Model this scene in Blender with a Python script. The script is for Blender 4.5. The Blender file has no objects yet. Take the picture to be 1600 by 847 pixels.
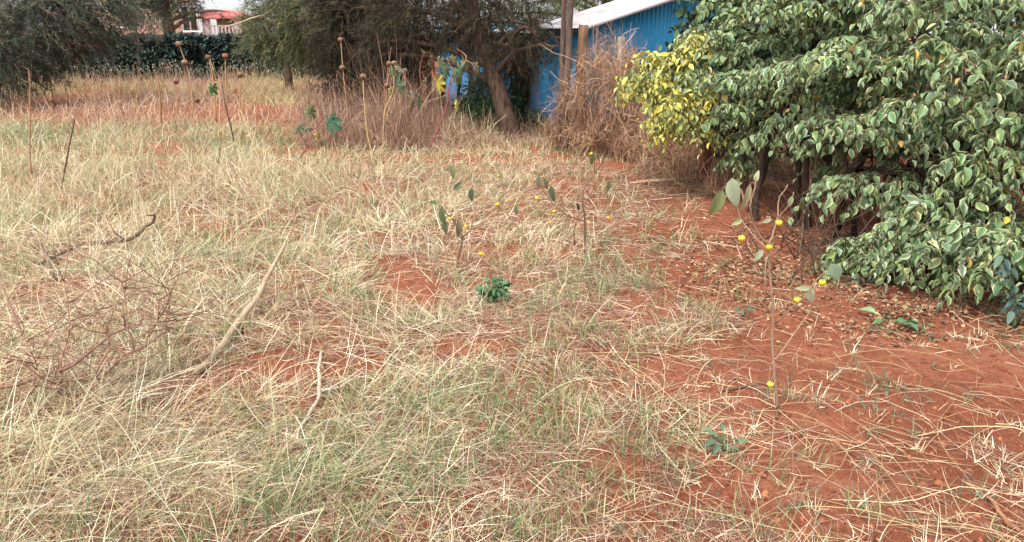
import bpy, math, random
import numpy as np
from mathutils import Vector, Matrix

rng = np.random.default_rng(11)
random.seed(11)
R = math.radians
scene = bpy.context.scene

# ---------------------------------------------------------------- camera
CAM_Z, PITCH, F = 1.6, R(17.9), 1155.0            # F in pixels of the 1600 px wide photograph
cam_d = bpy.data.cameras.new('camera')
cam = bpy.data.objects.new('camera', cam_d)
scene.collection.objects.link(cam)
cam.location = (0, 0, CAM_Z)
cam.rotation_euler = (math.pi / 2 - PITCH, 0, 0)
cam_d.sensor_width = 36
cam_d.lens = F / 1600 * 36
cam_d.clip_end = 3000
scene.camera = cam

# ---------------------------------------------------------------- sky and sun (thin bright overcast)
SUN_EL, SUN_AZ = R(58), R(215)                    # azimuth clockwise from +Y: behind and left of the camera
world = bpy.data.worlds.new('World')
scene.world = world
world.use_nodes = True
wn = world.node_tree
for n in list(wn.nodes):
    wn.nodes.remove(n)
sky = wn.nodes.new('ShaderNodeTexSky')
sky.sky_type = 'NISHITA'
sky.sun_disc = False
sky.sun_elevation = SUN_EL
sky.sun_rotation = SUN_AZ
sky.air_density = 1.0
sky.dust_density = 4.0
hs = wn.nodes.new('ShaderNodeHueSaturation')
hs.inputs['Saturation'].default_value = 0.22
bg = wn.nodes.new('ShaderNodeBackground')
bg.inputs['Strength'].default_value = 0.115
wo = wn.nodes.new('ShaderNodeOutputWorld')
wn.links.new(sky.outputs[0], hs.inputs['Color'])
cloud = wn.nodes.new('ShaderNodeMix')                # thin cloud deck: half of it evenly bright
cloud.data_type = 'RGBA'
cloud.inputs[0].default_value = 0.3
cloud.inputs[7].default_value = (8.6, 8.7, 8.9, 1)
wn.links.new(hs.outputs[0], cloud.inputs[6])
wn.links.new(cloud.outputs[2], bg.inputs['Color'])
wn.links.new(bg.outputs[0], wo.inputs['Surface'])

sun_d = bpy.data.lights.new('sun', 'SUN')
sun_d.energy = 1.5
sun_d.angle = R(10)
sun_d.color = (1.0, 0.975, 0.94)
sun = bpy.data.objects.new('sun', sun_d)
scene.collection.objects.link(sun)
sd = Vector((math.sin(SUN_AZ) * math.cos(SUN_EL), math.cos(SUN_AZ) * math.cos(SUN_EL), math.sin(SUN_EL)))
sun.rotation_euler = sd.to_track_quat('Z', 'Y').to_euler()
sun.location = sd * 30

scene.view_settings.view_transform = 'Standard'
scene.view_settings.look = 'None'
scene.view_settings.exposure = 1.32
scene.view_settings.gamma = 1.0
scene.cycles.max_bounces = 4
scene.cycles.diffuse_bounces = 2
scene.cycles.transparent_max_bounces = 6

# ---------------------------------------------------------------- small maths
cP, sP = math.cos(PITCH), math.sin(PITCH)


def ray(px, py):
    u = (px - 800) / F
    v = (423.5 - py) / F
    return u, cP + v * sP, -sP + v * cP


def P(px, py, Y):
    """the point seen at that place of the photograph, Y metres in front of the camera"""
    d = ray(px, py)
    t = Y / d[1]
    return np.array([d[0] * t, Y, CAM_Z + d[2] * t])


def proj(x, y, z=0.0):
    dz = z - CAM_Z
    f = y * cP - dz * sP
    up = y * sP + dz * cP
    f = np.where(np.abs(f) < 1e-3, 1e-3, f)
    return 800 + F * x / f, 423.5 - F * up / f


def _hash(ix, iy, s):
    h = (ix * 374761393 + iy * 668265263 + s * 974634777) & 0xffffffff
    h = ((h ^ (h >> 13)) * 1274126177) & 0xffffffff
    h = (h ^ (h >> 16)) & 0xffffffff
    return h / 2147483647.5 - 1.0


def vnoise(x, y, s=0):
    x = np.asarray(x, float)
    y = np.asarray(y, float)
    ix = np.floor(x).astype(np.int64)
    iy = np.floor(y).astype(np.int64)
    fx = x - ix
    fy = y - iy
    fx = fx * fx * (3 - 2 * fx)
    fy = fy * fy * (3 - 2 * fy)
    a = _hash(ix, iy, s)
    b = _hash(ix + 1, iy, s)
    c = _hash(ix, iy + 1, s)
    d = _hash(ix + 1, iy + 1, s)
    return (a * (1 - fx) + b * fx) * (1 - fy) + (c * (1 - fx) + d * fx) * fy


def gz(x, y):
    """height of the ground"""
    x = np.asarray(x, float)
    y = np.asarray(y, float)
    fade = np.clip((20 - y) / 8, 0, 1) * np.clip((14 - np.abs(x)) / 5, 0, 1)
    z = .035 * vnoise(x * .6, y * .6, 1) + .028 * vnoise(x * 1.6 + 7, y * 1.9, 2)
    z = z + .014 * vnoise(x * 4.3, y * 4.3, 3) + .007 * vnoise(x * 11, y * 11, 4) + .004 * vnoise(x * 24, y * 24, 5)
    return z * fade


def G(px, py):
    d = ray(px, py)
    z = 0.0
    for _ in range(3):
        t = (z - CAM_Z) / d[2]
        z = float(gz(d[0] * t, d[1] * t))
    return np.array([d[0] * t, d[1] * t, z])


def lin(r, g, b):
    c = np.array([r, g, b]) / 255.0
    return np.where(c <= .04045, c / 12.92, ((c + .055) / 1.055) ** 2.4)


def nrm(a):
    return a / np.maximum(np.linalg.norm(a, axis=-1, keepdims=True), 1e-9)


def sstep(a, b, x):
    t = np.clip((x - a) / (b - a), 0, 1)
    return t * t * (3 - 2 * t)


# ---------------------------------------------------------------- where the bare soil shows
SOIL = [(600, 425, 62, 26, .95), (645, 455, 48, 20, .9), (555, 402, 40, 14, .7), (715, 550, 78, 27, 1), (800, 575, 40, 16, .6),
        (450, 580, 85, 20, .9), (560, 588, 60, 14, .7), (300, 640, 60, 18, .5), (335, 602, 55, 20, .75), (400, 560, 60, 20, .7), (480, 640, 40, 14, .6), (1050, 415, 80, 22, .9), (1120, 450, 95, 30, .95),
        (1220, 500, 100, 32, 1), (1360, 560, 280, 75, 1.1), (1500, 640, 250, 100, 1.1), (1300, 650, 180, 60, .95),
        (1140, 560, 110, 45, .8), (1000, 480, 70, 28, .7), (1120, 630, 80, 40, .85), (960, 760, 55, 55, 1),
        (1150, 760, 95, 45, .9), (1400, 790, 270, 90, 1.05), (1010, 835, 75, 25, .9), (1240, 700, 120, 60, .95),
        (800, 400, 70, 12, .6), (880, 408, 60, 12, .5), (1000, 600, 55, 24, .7), (945, 620, 40, 20, .6),
        (1200, 420, 190, 55, .95), (1420, 480, 240, 50, 1.0), (680, 605, 40, 16, .5), (1100, 360, 120, 20, .8), (790, 470, 60, 18, .6),
        (1250, 330, 160, 50, 1), (1500, 420, 200, 80, 1)]


def soil(x, y):
    px, py = proj(x, y)
    px = px + 26 * vnoise(x * 3.1, y * 3.1, 21) + 14 * vnoise(x * 9, y * 9, 22)
    py = py + 12 * vnoise(x * 3.3, y * 3.3, 23) + 8 * vnoise(x * 9, y * 9, 24)
    m = np.zeros_like(px)
    for (cx, cy, rx, ry, a) in SOIL:
        q = ((px - cx) / rx) ** 2 + ((py - cy) / ry) ** 2
        m = np.maximum(m, a * (1 - sstep(.55, 1.25, q)))
    return np.clip(m, 0, 1)


# ---------------------------------------------------------------- materials
def new_mat(name):
    m = bpy.data.materials.new(name)
    m.use_nodes = True
    nt = m.node_tree
    for n in list(nt.nodes):
        nt.nodes.remove(n)
    out = nt.nodes.new('ShaderNodeOutputMaterial')
    bs = nt.nodes.new('ShaderNodeBsdfPrincipled')
    nt.links.new(bs.outputs[0], out.inputs['Surface'])
    return m, nt, bs, out


def nd(nt, t, **kw):
    n = nt.nodes.new(t)
    for k, v in kw.items():
        if k in n.inputs:
            n.inputs[k].default_value = v
        else:
            setattr(n, k, v)
    return n


def attr_mat(name, rough=.6, trans=.0, spec=.3, vary=.25, nscale=30, bump=0.0):
    """colour from the point attribute Col, broken up by a fine noise"""
    m, nt, bs, out = new_mat(name)
    at = nd(nt, 'ShaderNodeAttribute', attribute_name='Col')
    geo = nd(nt, 'ShaderNodeNewGeometry')
    no = nd(nt, 'ShaderNodeTexNoise', Scale=nscale, Detail=3.0)
    nt.links.new(geo.outputs['Position'], no.inputs['Vector'])
    mr = nd(nt, 'ShaderNodeMapRange')
    mr.inputs['To Min'].default_value = 1 - vary
    mr.inputs['To Max'].default_value = 1 + vary
    nt.links.new(no.outputs[0], mr.inputs['Value'])
    mx = nd(nt, 'ShaderNodeMix', data_type='RGBA', blend_type='MULTIPLY')
    mx.inputs[0].default_value = 1
    nt.links.new(at.outputs['Color'], mx.inputs[6])
    nt.links.new(mr.outputs[0], mx.inputs[7])
    nt.links.new(mx.outputs[2], bs.inputs['Base Color'])
    bs.inputs['Roughness'].default_value = rough
    bs.inputs['Specular IOR Level'].default_value = spec
    if bump:
        n2 = nd(nt, 'ShaderNodeTexNoise', Scale=nscale * 3, Detail=5.0, Roughness=.7)
        nt.links.new(geo.outputs['Position'], n2.inputs['Vector'])
        bp = nd(nt, 'ShaderNodeBump', Strength=bump, Distance=.006)
        nt.links.new(n2.outputs[0], bp.inputs['Height'])
        nt.links.new(bp.outputs[0], bs.inputs['Normal'])
    if trans:
        tr = nd(nt, 'ShaderNodeBsdfTranslucent')
        nt.links.new(mx.outputs[2], tr.inputs['Color'])
        ms = nd(nt, 'ShaderNodeMixShader')
        ms.inputs[0].default_value = trans
        nt.links.new(bs.outputs[0], ms.inputs[1])
        nt.links.new(tr.outputs[0], ms.inputs[2])
        nt.links.new(ms.outputs[0], out.inputs['Surface'])
    return m


def noise_mat(name, c1, c2, scale=8, rough=.8, bump=.3, bscale=40, stretch=(1, 1, 1), spec=.2, metal=0.0, detail=6.0, dist=.01):
    m, nt, bs, out = new_mat(name)
    geo = nd(nt, 'ShaderNodeNewGeometry')
    mp = nd(nt, 'ShaderNodeMapping')
    mp.inputs['Scale'].default_value = stretch
    nt.links.new(geo.outputs['Position'], mp.inputs['Vector'])
    n1 = nd(nt, 'ShaderNodeTexNoise', Scale=scale, Detail=detail, Roughness=.65)
    nt.links.new(mp.outputs[0], n1.inputs['Vector'])
    cr = nd(nt, 'ShaderNodeValToRGB')
    cr.color_ramp.elements[0].position = .32
    cr.color_ramp.elements[1].position = .68
    cr.color_ramp.elements[0].color = (*c1, 1)
    cr.color_ramp.elements[1].color = (*c2, 1)
    nt.links.new(n1.outputs[0], cr.inputs[0])
    nt.links.new(cr.outputs[0], bs.inputs['Base Color'])
    n2 = nd(nt, 'ShaderNodeTexNoise', Scale=bscale, Detail=5.0)
    nt.links.new(mp.outputs[0], n2.inputs['Vector'])
    bp = nd(nt, 'ShaderNodeBump', Strength=bump, Distance=dist)
    nt.links.new(n2.outputs[0], bp.inputs['Height'])
    nt.links.new(bp.outputs[0], bs.inputs['Normal'])
    bs.inputs['Roughness'].default_value = rough
    bs.inputs['Specular IOR Level'].default_value = spec
    bs.inputs['Metallic'].default_value = metal
    return m


M = {}
M['grass'] = attr_mat('dry_grass', .7, .22, .2, .3, 60)
M['leaf'] = attr_mat('glossy_leaf', .5, .16, .35, .22, 45)
M['needle'] = attr_mat('needle_foliage', .75, .15, .15, .25, 6)
M['dull_leaf'] = attr_mat('dull_leaf', .7, .2, .2, .2, 50)
M['litter'] = attr_mat('leaf_litter', .8, .05, .2, .3, 70)
M['stick'] = attr_mat('weathered_wood', .85, 0, .15, .45, 45, .8)
M['fruit'] = attr_mat('yellow_fruit', .4, 0, .4, .12, 60)
M['bark'] = noise_mat('grey_brown_bark', lin(60, 46, 40), lin(118, 96, 82), 9, .9, .9, 30, (2, 2, .5), .1, dist=.02)
M['bark_dark'] = noise_mat('dark_bark', lin(38, 30, 27), lin(80, 64, 54), 9, .9, .8, 30, (2, 2, .5), .1, dist=.02)
M['bark_pale'] = noise_mat('pale_dead_bark', lin(150, 135, 118), lin(196, 182, 160), 18, .85, .6, 70, (1, 1, 1), .15)
M['post_grey'] = noise_mat('weathered_post', lin(70, 58, 52), lin(118, 100, 90), 14, .9, .6, 50, (3, 3, .4), .15)
M['post_red'] = noise_mat('red_brown_post', lin(92, 58, 46), lin(140, 92, 74), 14, .9, .7, 50, (3, 3, .4), .15)
M['post_tan'] = noise_mat('tan_post', lin(96, 70, 56), lin(140, 108, 88), 14, .9, .7, 50, (3, 3, .4), .15)
M['concrete'] = noise_mat('old_concrete', lin(104, 96, 90), lin(142, 132, 124), 12, .9, .4, 60, spec=.2)
M['blue'] = noise_mat('blue_painted_sheet', lin(34, 150, 212), lin(64, 176, 230), 2.2, .55, .1, 20, (1, 1, .4), .35)
M['tin'] = noise_mat('pale_roof_sheet', lin(150, 148, 150), lin(196, 194, 194), 3, .5, .1, 15, spec=.5, metal=.0)


def weather(m, c, scale, lo, hi, zmax=None, stretch=(1, 1, 1)):
    """rust or dust: patches of another colour with a shape of their own; zmax keeps splashes near the ground"""
    nt = m.node_tree
    bs = [n for n in nt.nodes if n.type == 'BSDF_PRINCIPLED'][0]
    src = bs.inputs['Base Color'].links[0].from_socket
    geo = nd(nt, 'ShaderNodeNewGeometry')
    mp = nd(nt, 'ShaderNodeMapping')
    mp.inputs['Scale'].default_value = stretch
    nt.links.new(geo.outputs['Position'], mp.inputs['Vector'])
    no = nd(nt, 'ShaderNodeTexNoise', Scale=scale, Detail=7.0, Roughness=.7)
    nt.links.new(mp.outputs[0], no.inputs['Vector'])
    mr = nd(nt, 'ShaderNodeMapRange')
    mr.inputs['From Min'].default_value = lo
    mr.inputs['From Max'].default_value = hi
    nt.links.new(no.outputs[0], mr.inputs['Value'])
    fac = mr.outputs[0]
    if zmax:
        sx = nd(nt, 'ShaderNodeSeparateXYZ')
        nt.links.new(geo.outputs['Position'], sx.inputs[0])
        zr = nd(nt, 'ShaderNodeMapRange')
        zr.inputs['From Min'].default_value = zmax
        zr.inputs['From Max'].default_value = 0
        nt.links.new(sx.outputs[2], zr.inputs['Value'])
        mu = nd(nt, 'ShaderNodeMath', operation='MULTIPLY')
        nt.links.new(fac, mu.inputs[0])
        nt.links.new(zr.outputs[0], mu.inputs[1])
        fac = mu.outputs[0]
    mx = nd(nt, 'ShaderNodeMix', data_type='RGBA')
    nt.links.new(fac, mx.inputs[0])
    nt.links.new(src, mx.inputs[6])
    mx.inputs[7].default_value = (*c, 1)
    nt.links.new(mx.outputs[2], bs.inputs['Base Color'])


weather(M['blue'], lin(150, 104, 84), 3.0, .3, .7, 1.1)
weather(M['blue'], lin(110, 170, 210), 5.0, .56, .8, None, (3, 3, .35))
weather(M['blue'], lin(110, 72, 56), 9.0, .64, .72, None, (2, 2, .5))
weather(M['tin'], lin(150, 112, 92), 2.5, .52, .78)
M['timber'] = noise_mat('grey_timber', lin(80, 66, 56), lin(128, 108, 92), 10, .85, .4, 40)
M['plaster'] = noise_mat('cream_plaster', lin(222, 196, 178), lin(236, 214, 198), 1.2, .85, .1, 20)
M['white'] = noise_mat('white_paint', lin(226, 222, 220), lin(240, 238, 236), 3, .6, .05, 20, spec=.3)
M['roof_red'] = noise_mat('red_roof_tile', lin(176, 100, 96), lin(204, 132, 124), 5, .8, .2, 20)
M['glass'] = noise_mat('window_glass', lin(34, 38, 44), lin(52, 58, 64), 2, .12, .02, 5, spec=.6)
M['wire'] = noise_mat('rusty_wire', lin(90, 70, 58), lin(130, 112, 98), 40, .6, .1, 50, metal=.6)


def soil_mat():
    m, nt, bs, out = new_mat('red_earth')
    geo = nd(nt, 'ShaderNodeNewGeometry')
    n1 = nd(nt, 'ShaderNodeTexNoise', Scale=1.3, Detail=8.0, Roughness=.7)
    n2 = nd(nt, 'ShaderNodeTexNoise', Scale=22.0, Detail=8.0, Roughness=.75)
    n3 = nd(nt, 'ShaderNodeTexNoise', Scale=140.0, Detail=4.0, Roughness=.7)
    for n in (n1, n2, n3):
        nt.links.new(geo.outputs['Position'], n.inputs['Vector'])
    cr = nd(nt, 'ShaderNodeValToRGB')
    e = cr.color_ramp.elements
    e[0].position, e[0].color = .3, (*lin(104, 61, 44), 1)
    e[1].position, e[1].color = .72, (*lin(178, 122, 96), 1)
    k = e.new(.52)
    k.color = (*lin(144, 86, 63), 1)
    ad = nd(nt, 'ShaderNodeMath', operation='MULTIPLY_ADD')
    ad.inputs[1].default_value = .55
    nt.links.new(n2.outputs[0], ad.inputs[0])
    ml = nd(nt, 'ShaderNodeMath', operation='MULTIPLY')
    ml.inputs[1].default_value = .5
    nt.links.new(n1.outputs[0], ml.inputs[0])
    nt.links.new(ml.outputs[0], ad.inputs[2])
    nt.links.new(ad.outputs[0], cr.inputs[0])
    # pale grit
    gr = nd(nt, 'ShaderNodeMapRange')
    gr.inputs['From Min'].default_value = .66
    gr.inputs['From Max'].default_value = .78
    nt.links.new(n3.outputs[0], gr.inputs['Value'])
    gm = nd(nt, 'ShaderNodeMath', operation='MULTIPLY')
    gm.inputs[1].default_value = .6
    nt.links.new(gr.outputs[0], gm.inputs[0])
    mx = nd(nt, 'ShaderNodeMix', data_type='RGBA')
    nt.links.new(gm.outputs[0], mx.inputs[0])
    nt.links.new(cr.outputs[0], mx.inputs[6])
    mx.inputs[7].default_value = (*lin(205, 160, 136), 1)
    nt.links.new(mx.outputs[2], bs.inputs['Base Color'])
    b1 = nd(nt, 'ShaderNodeBump', Strength=1.0, Distance=.035)
    nt.links.new(n2.outputs[0], b1.inputs['Height'])
    b2 = nd(nt, 'ShaderNodeBump', Strength=.7, Distance=.004)
    nt.links.new(n3.outputs[0], b2.inputs['Height'])
    nt.links.new(b1.outputs[0], b2.inputs['Normal'])
    nt.links.new(b2.outputs[0], bs.inputs['Normal'])
    bs.inputs['Roughness'].default_value = .95
    bs.inputs['Specular IOR Level'].default_value = .1
    return m


M['soil'] = soil_mat()


# ---------------------------------------------------------------- mesh building
def mesh_np(name, V, Q=None, T=None, C=None, smooth=False):
    me = bpy.data.meshes.new(name)
    V = np.ascontiguousarray(V, np.float32)
    nq = 0 if Q is None else len(Q)
    ntr = 0 if T is None else len(T)
    idx = []
    if nq:
        idx.append(np.asarray(Q, np.int32).ravel())
    if ntr:
        idx.append(np.asarray(T, np.int32).ravel())
    idx = np.concatenate(idx)
    st = np.concatenate([np.arange(nq) * 4, nq * 4 + np.arange(ntr) * 3]).astype(np.int32)
    me.vertices.add(len(V))
    me.vertices.foreach_set('co', V.ravel())
    me.loops.add(len(idx))
    me.loops.foreach_set('vertex_index', idx)
    me.polygons.add(nq + ntr)
    me.polygons.foreach_set('loop_start', st)
    if smooth:
        me.polygons.foreach_set('use_smooth', np.ones(nq + ntr, bool))
    if C is not None:
        a = me.attributes.new('Col', 'FLOAT_COLOR', 'POINT')
        c4 = np.ones((len(V), 4), np.float32)
        c4[:, :3] = C
        a.data.foreach_set('color', c4.ravel())
    me.update(calc_edges=True)
    return me


class MB:
    def __init__(self):
        self.V, self.Q, self.T, self.C, self.n = [], [], [], [], 0

    def add(self, V, Q=None, T=None, col=(.5, .5, .5)):
        V = np.asarray(V, float).reshape(-1, 3)
        self.V.append(V)
        self.C.append(np.broadcast_to(np.asarray(col, float), V.shape))
        if Q is not None and len(Q):
            self.Q.append(np.asarray(Q).reshape(-1, 4) + self.n)
        if T is not None and len(T):
            self.T.append(np.asarray(T).reshape(-1, 3) + self.n)
        self.n += len(V)
        return self

    def tube(self, pts, rad, ns=6, col=(.5, .5, .5)):
        V, Q, T = tube(pts, rad, ns)
        return self.add(V, Q, T, col)

    def box(self, o, ax, ay, az, col=(.5, .5, .5)):
        """box from corner o with three edge vectors"""
        o, ax, ay, az = [np.asarray(a, float) for a in (o, ax, ay, az)]
        V = [o, o + ax, o + ax + ay, o + ay, o + az, o + ax + az, o + ax + ay + az, o + ay + az]
        Q = [(0, 3, 2, 1), (4, 5, 6, 7), (0, 1, 5, 4), (1, 2, 6, 5), (2, 3, 7, 6), (3, 0, 4, 7)]
        return self.add(V, Q, None, col)

    def build(self, name, mat, parent=None, smooth=False, origin=None):
        V = np.concatenate(self.V)
        o = np.zeros(3) if origin is None else np.asarray(origin, float)
        me = mesh_np(name, V - o, np.concatenate(self.Q) if self.Q else None,
                     np.concatenate(self.T) if self.T else None, np.concatenate(self.C), smooth)
        me.materials.append(M[mat])
        ob = bpy.data.objects.new(name, me)
        ob.location = o
        scene.collection.objects.link(ob)
        if parent is not None:
            hang(ob, parent)
        return ob


def hang(ob, parent):
    """parent without moving: parents sit unrotated at their location"""
    ob.parent = parent
    loc = Vector((0, 0, 0))
    p = parent
    while p is not None:
        loc = loc + (p.location if p.parent is None else Vector((0, 0, 0)))
        p = p.parent
    ob.matrix_parent_inverse = Matrix.Translation(-loc) if parent.parent is None else Matrix.Identity(4)


def tag(o, label, cat, group=None, kind=None):
    o['label'] = label
    o['category'] = cat
    if group:
        o['group'] = group
    if kind:
        o['kind'] = kind
    return o


def thing(name, label, cat, loc, group=None):
    o = bpy.data.objects.new(name, None)
    o.empty_display_size = .1
    o.location = loc
    scene.collection.objects.link(o)
    return tag(o, label, cat, group)


def smooth_path(pts, n=4):
    """Catmull-Rom through the points"""
    p = np.asarray(pts, float)
    if len(p) < 3 or n <= 1:
        return p
    q = np.vstack([2 * p[0] - p[1], p, 2 * p[-1] - p[-2]])
    out = []
    for i in range(1, len(q) - 2):
        for k in range(n):
            t = k / n
            a, b, c, d = q[i - 1], q[i], q[i + 1], q[i + 2]
            out.append(.5 * ((2 * b) + (c - a) * t + (2 * a - 5 * b + 4 * c - d) * t * t + (3 * b - a - 3 * c + d) * t ** 3))
    out.append(p[-1])
    return np.array(out)


def tube(pts, rad, ns=6):
    p = np.asarray(pts, float)
    n = len(p)
    rad = np.broadcast_to(np.asarray(rad, float), (n,)) if np.ndim(rad) == 0 else np.interp(np.linspace(0, 1, n), np.linspace(0, 1, len(rad)), rad)
    t = nrm(np.gradient(p, axis=0))
    ref = np.array([0.31, .93, .2]) if abs(t[:, 2]).mean() > .6 else np.array([.1, .15, 1.0])
    a = nrm(np.cross(t, ref))
    b = np.cross(t, a)
    ang = np.arange(ns) / ns * 2 * math.pi
    V = p[:, None, :] + rad[:, None, None] * (np.cos(ang)[None, :, None] * a[:, None, :] + np.sin(ang)[None, :, None] * b[:, None, :])
    i = np.arange(n - 1)[:, None] * ns
    j = np.arange(ns)[None, :]
    j2 = (j + 1) % ns
    Q = np.stack([i + j, i + j2, i + ns + j2, i + ns + j], -1).reshape(-1, 4)
    V = np.vstack([V.reshape(-1, 3), p[:1], p[-1:]])
    c0, c1 = n * ns, n * ns + 1
    k = np.arange(ns)
    k2 = (k + 1) % ns
    T = np.vstack([np.stack([np.full(ns, c0), k2, k], -1), np.stack([np.full(ns, c1), (n - 1) * ns + k, (n - 1) * ns + k2], -1)])
    return V, Q, T


def wiggle(pts, amp, n=5):
    p = smooth_path(pts, n)
    w = rng.normal(0, 1, p.shape)
    w[1:-1] = (w[:-2] + w[1:-1] + w[2:]) / 3
    w[0] = w[-1] = 0
    return p + w * amp


def ribbons(x, y, z0, L, lean, curve, az, wob, width, col, nseg, ground=True, taper=.6, col2=None):
    """many blades of grass at once -> vertices, quads, colours"""
    n = len(x)
    t = (np.arange(nseg) + .5) / nseg
    th = lean[:, None] + curve[:, None] * t[None, :]
    a = az[:, None] + wob[:, None] * t[None, :]
    ds = (L / nseg)[:, None]
    hx = np.sin(th) * np.cos(a) * ds
    hy = np.sin(th) * np.sin(a) * ds
    hz = np.cos(th) * ds
    z1 = np.zeros((n, 1))
    X = x[:, None] + np.hstack([z1, np.cumsum(hx, 1)])
    Y = y[:, None] + np.hstack([z1, np.cumsum(hy, 1)])
    Z = z0[:, None] + np.hstack([z1, np.cumsum(hz, 1)])
    if ground:
        g = gz(X, Y) + .004 + .012 * rng.random((n, 1))
        Z[:, 1:] = np.maximum(Z[:, 1:], g[:, 1:])
    tw = rng.uniform(-1.2, 1.2, n)
    thm = np.hstack([th, th[:, -1:]])
    am = np.hstack([a, a[:, -1:]])
    sx = -np.sin(am) * np.cos(tw)[:, None] + np.cos(thm) * np.cos(am) * np.sin(tw)[:, None]
    sy = np.cos(am) * np.cos(tw)[:, None] + np.cos(thm) * np.sin(am) * np.sin(tw)[:, None]
    sz = -np.sin(thm) * np.sin(tw)[:, None]
    tt = np.linspace(0, 1, nseg + 1)
    w = width[:, None] * (1 - taper * tt ** 1.5)[None, :] * .5
    Pm = np.stack([X, Y, Z], -1)
    S = np.stack([sx, sy, sz], -1) * w[..., None]
    V = np.stack([Pm - S, Pm + S], 2).reshape(-1, 3)
    base = (np.arange(n) * (nseg + 1) * 2)[:, None]
    k = np.arange(nseg)[None, :] * 2
    Q = np.stack([base + k, base + k + 1, base + k + 3, base + k + 2], -1).reshape(-1, 4)
    if col2 is None:
        C = np.repeat(col, (nseg + 1) * 2, 0)
    else:
        C = (col[:, None, :] * (1 - tt)[None, :, None] + col2[:, None, :] * tt[None, :, None])
        C = np.repeat(C.reshape(-1, 3), 2, 0)
    return V, Q, C


def pick(n, pal, jit=.12):
    pal = np.array([lin(*c) for c in pal])
    c = pal[rng.integers(0, len(pal), n)]
    return c * (1 + rng.normal(0, jit, (n, 1))).clip(.5, 1.5) * (1 + rng.normal(0, .04, (n, 3)))


def leaf_mesh(L=1.0, W=.5, fold=.25, droop=.25, rows=4, tipp=1.0, margin=.68, wav=0.0):
    """a leaf along +Y with its face to +Z: columns edge, inner, midrib, inner, edge"""
    v, e = [], []
    cols = [-1, -margin, 0, margin, 1]
    for i in range(rows + 1):
        t = i / rows
        w = W * .5 * (math.sin(math.pi * min(1, t ** .8) * .985 + .03) ** .85)
        for c in cols:
            v.append((c * w, t * L, abs(c) * w * fold * 2 - droop * L * t * t + wav * L * math.sin(9 * t + 3 * c)))
            e.append(abs(c))
    q = [(i * 5 + j, i * 5 + j + 1, i * 5 + 6 + j, i * 5 + 5 + j) for i in range(rows) for j in range(4)]
    return np.array(v), np.array(q), np.array(e)


def small_leaf(W=.55):
    """four triangles folded along the midrib, for foliage seen from far away"""
    v = np.array([(0, 0, 0), (W * .5, .45, .1), (0, 1, -.15), (-W * .5, .45, .1), (0, .5, 0)], float)
    return v, np.array([(0, 1, 2, 4), (0, 4, 2, 3)])


def frames(f, n):
    f = nrm(f)
    n = nrm(n - (n * f).sum(-1, keepdims=True) * f)
    return np.stack([np.cross(f, n), f, n], -1)          # columns: side, along, normal


def stamp(mb, lv, lq, Rm, pos, s, col):
    """place one leaf shape many times; col (k,3) or (k,nv,3)"""
    k, nv = len(pos), len(lv)
    V = np.einsum('kij,vj->kvi', Rm, lv) * s[:, None, None] + pos[:, None, :]
    Q = (np.arange(k) * nv)[:, None, None] + lq[None]
    C = np.repeat(col[:, None, :], nv, 1) if col.ndim == 2 else col
    mb.add(V.reshape(-1, 3), Q.reshape(-1, 4), None, C.reshape(-1, 3))


# ================================================================ ground
def axis(lo, hi, step, far):
    a = list(np.arange(lo, hi, step))
    s = step
    x = hi
    while x < far:
        a.append(x)
        s *= 1.22
        x += s
    a.append(far)
    s = step
    x = lo - step
    b = []
    while x > -far:
        b.append(x)
        s *= 1.22
        x -= s
    b.append(-far)
    return np.array(b[::-1] + a)


gx, gy = axis(-4.2, 5.2, .046, 600), axis(1.2, 9.5, .044, 600)
GX, GY = np.meshgrid(gx, gy)
GZ = gz(GX, GY)
sl = soil(GX, GY) * (GY < 9.5) * (GY > 1)
GZ = GZ + sl * (.004 * vnoise(GX * 40, GY * 40, 9))
nx, ny = len(gx), len(gy)
ii = np.arange(ny - 1)[:, None] * nx + np.arange(nx - 1)[None, :]
gq = np.stack([ii, ii + 1, ii + nx + 1, ii + nx], -1).reshape(-1, 4)
gm = MB().add(np.stack([GX, GY, GZ], -1), gq)
ground = gm.build('ground', 'soil', smooth=True)
tag(ground, 'bare red earth of the field under the grass', 'ground', kind='structure')

# ================================================================ shed
SH = np.array([1.12, 11.8])                       # near corner
sa = nrm(np.array([-2.75, 6.0]))                  # along the side wall, away
sg = np.array([sa[1], -sa[0]])                    # along the gable wall, to the right
H0, SLOPE = 1.74, math.tan(R(15.5))
shed = thing('shed', 'low shed of bright blue corrugated sheets with a pale tin roof', 'shed', (SH[0], SH[1], 0))


def rib(p0, d, n_out, width, top, z0=.04, per=.082, dep=.02, off=0.0, flat=False):
    """vertical corrugated sheet: starts at p0, runs along d; top(s) gives its height"""
    prof = [(0, 0), (.3, 0), (.42, 1), (.58, 1), (.7, 0)]
    s, h = [], []
    k = max(1, int(round(width / per)))
    for i in range(k):
        for a, b in prof:
            s.append((i + a) * width / k)
            h.append(b)
    s.append(width)
    h.append(0)
    s = np.array(s)
    h = np.array(h) * (0.15 if flat else 1) * dep + off
    xy = p0[None, :] + s[:, None] * d[None, :] + h[:, None] * n_out[None, :]
    zt = np.array([top(a) for a in s])
    V = np.vstack([np.c_[xy, np.full(len(s), z0)], np.c_[xy, zt]])
    i = np.arange(len(s) - 1)
    m = len(s)
    return V, np.stack([i, i + 1, i + 1 + m, i + m], -1)


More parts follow.
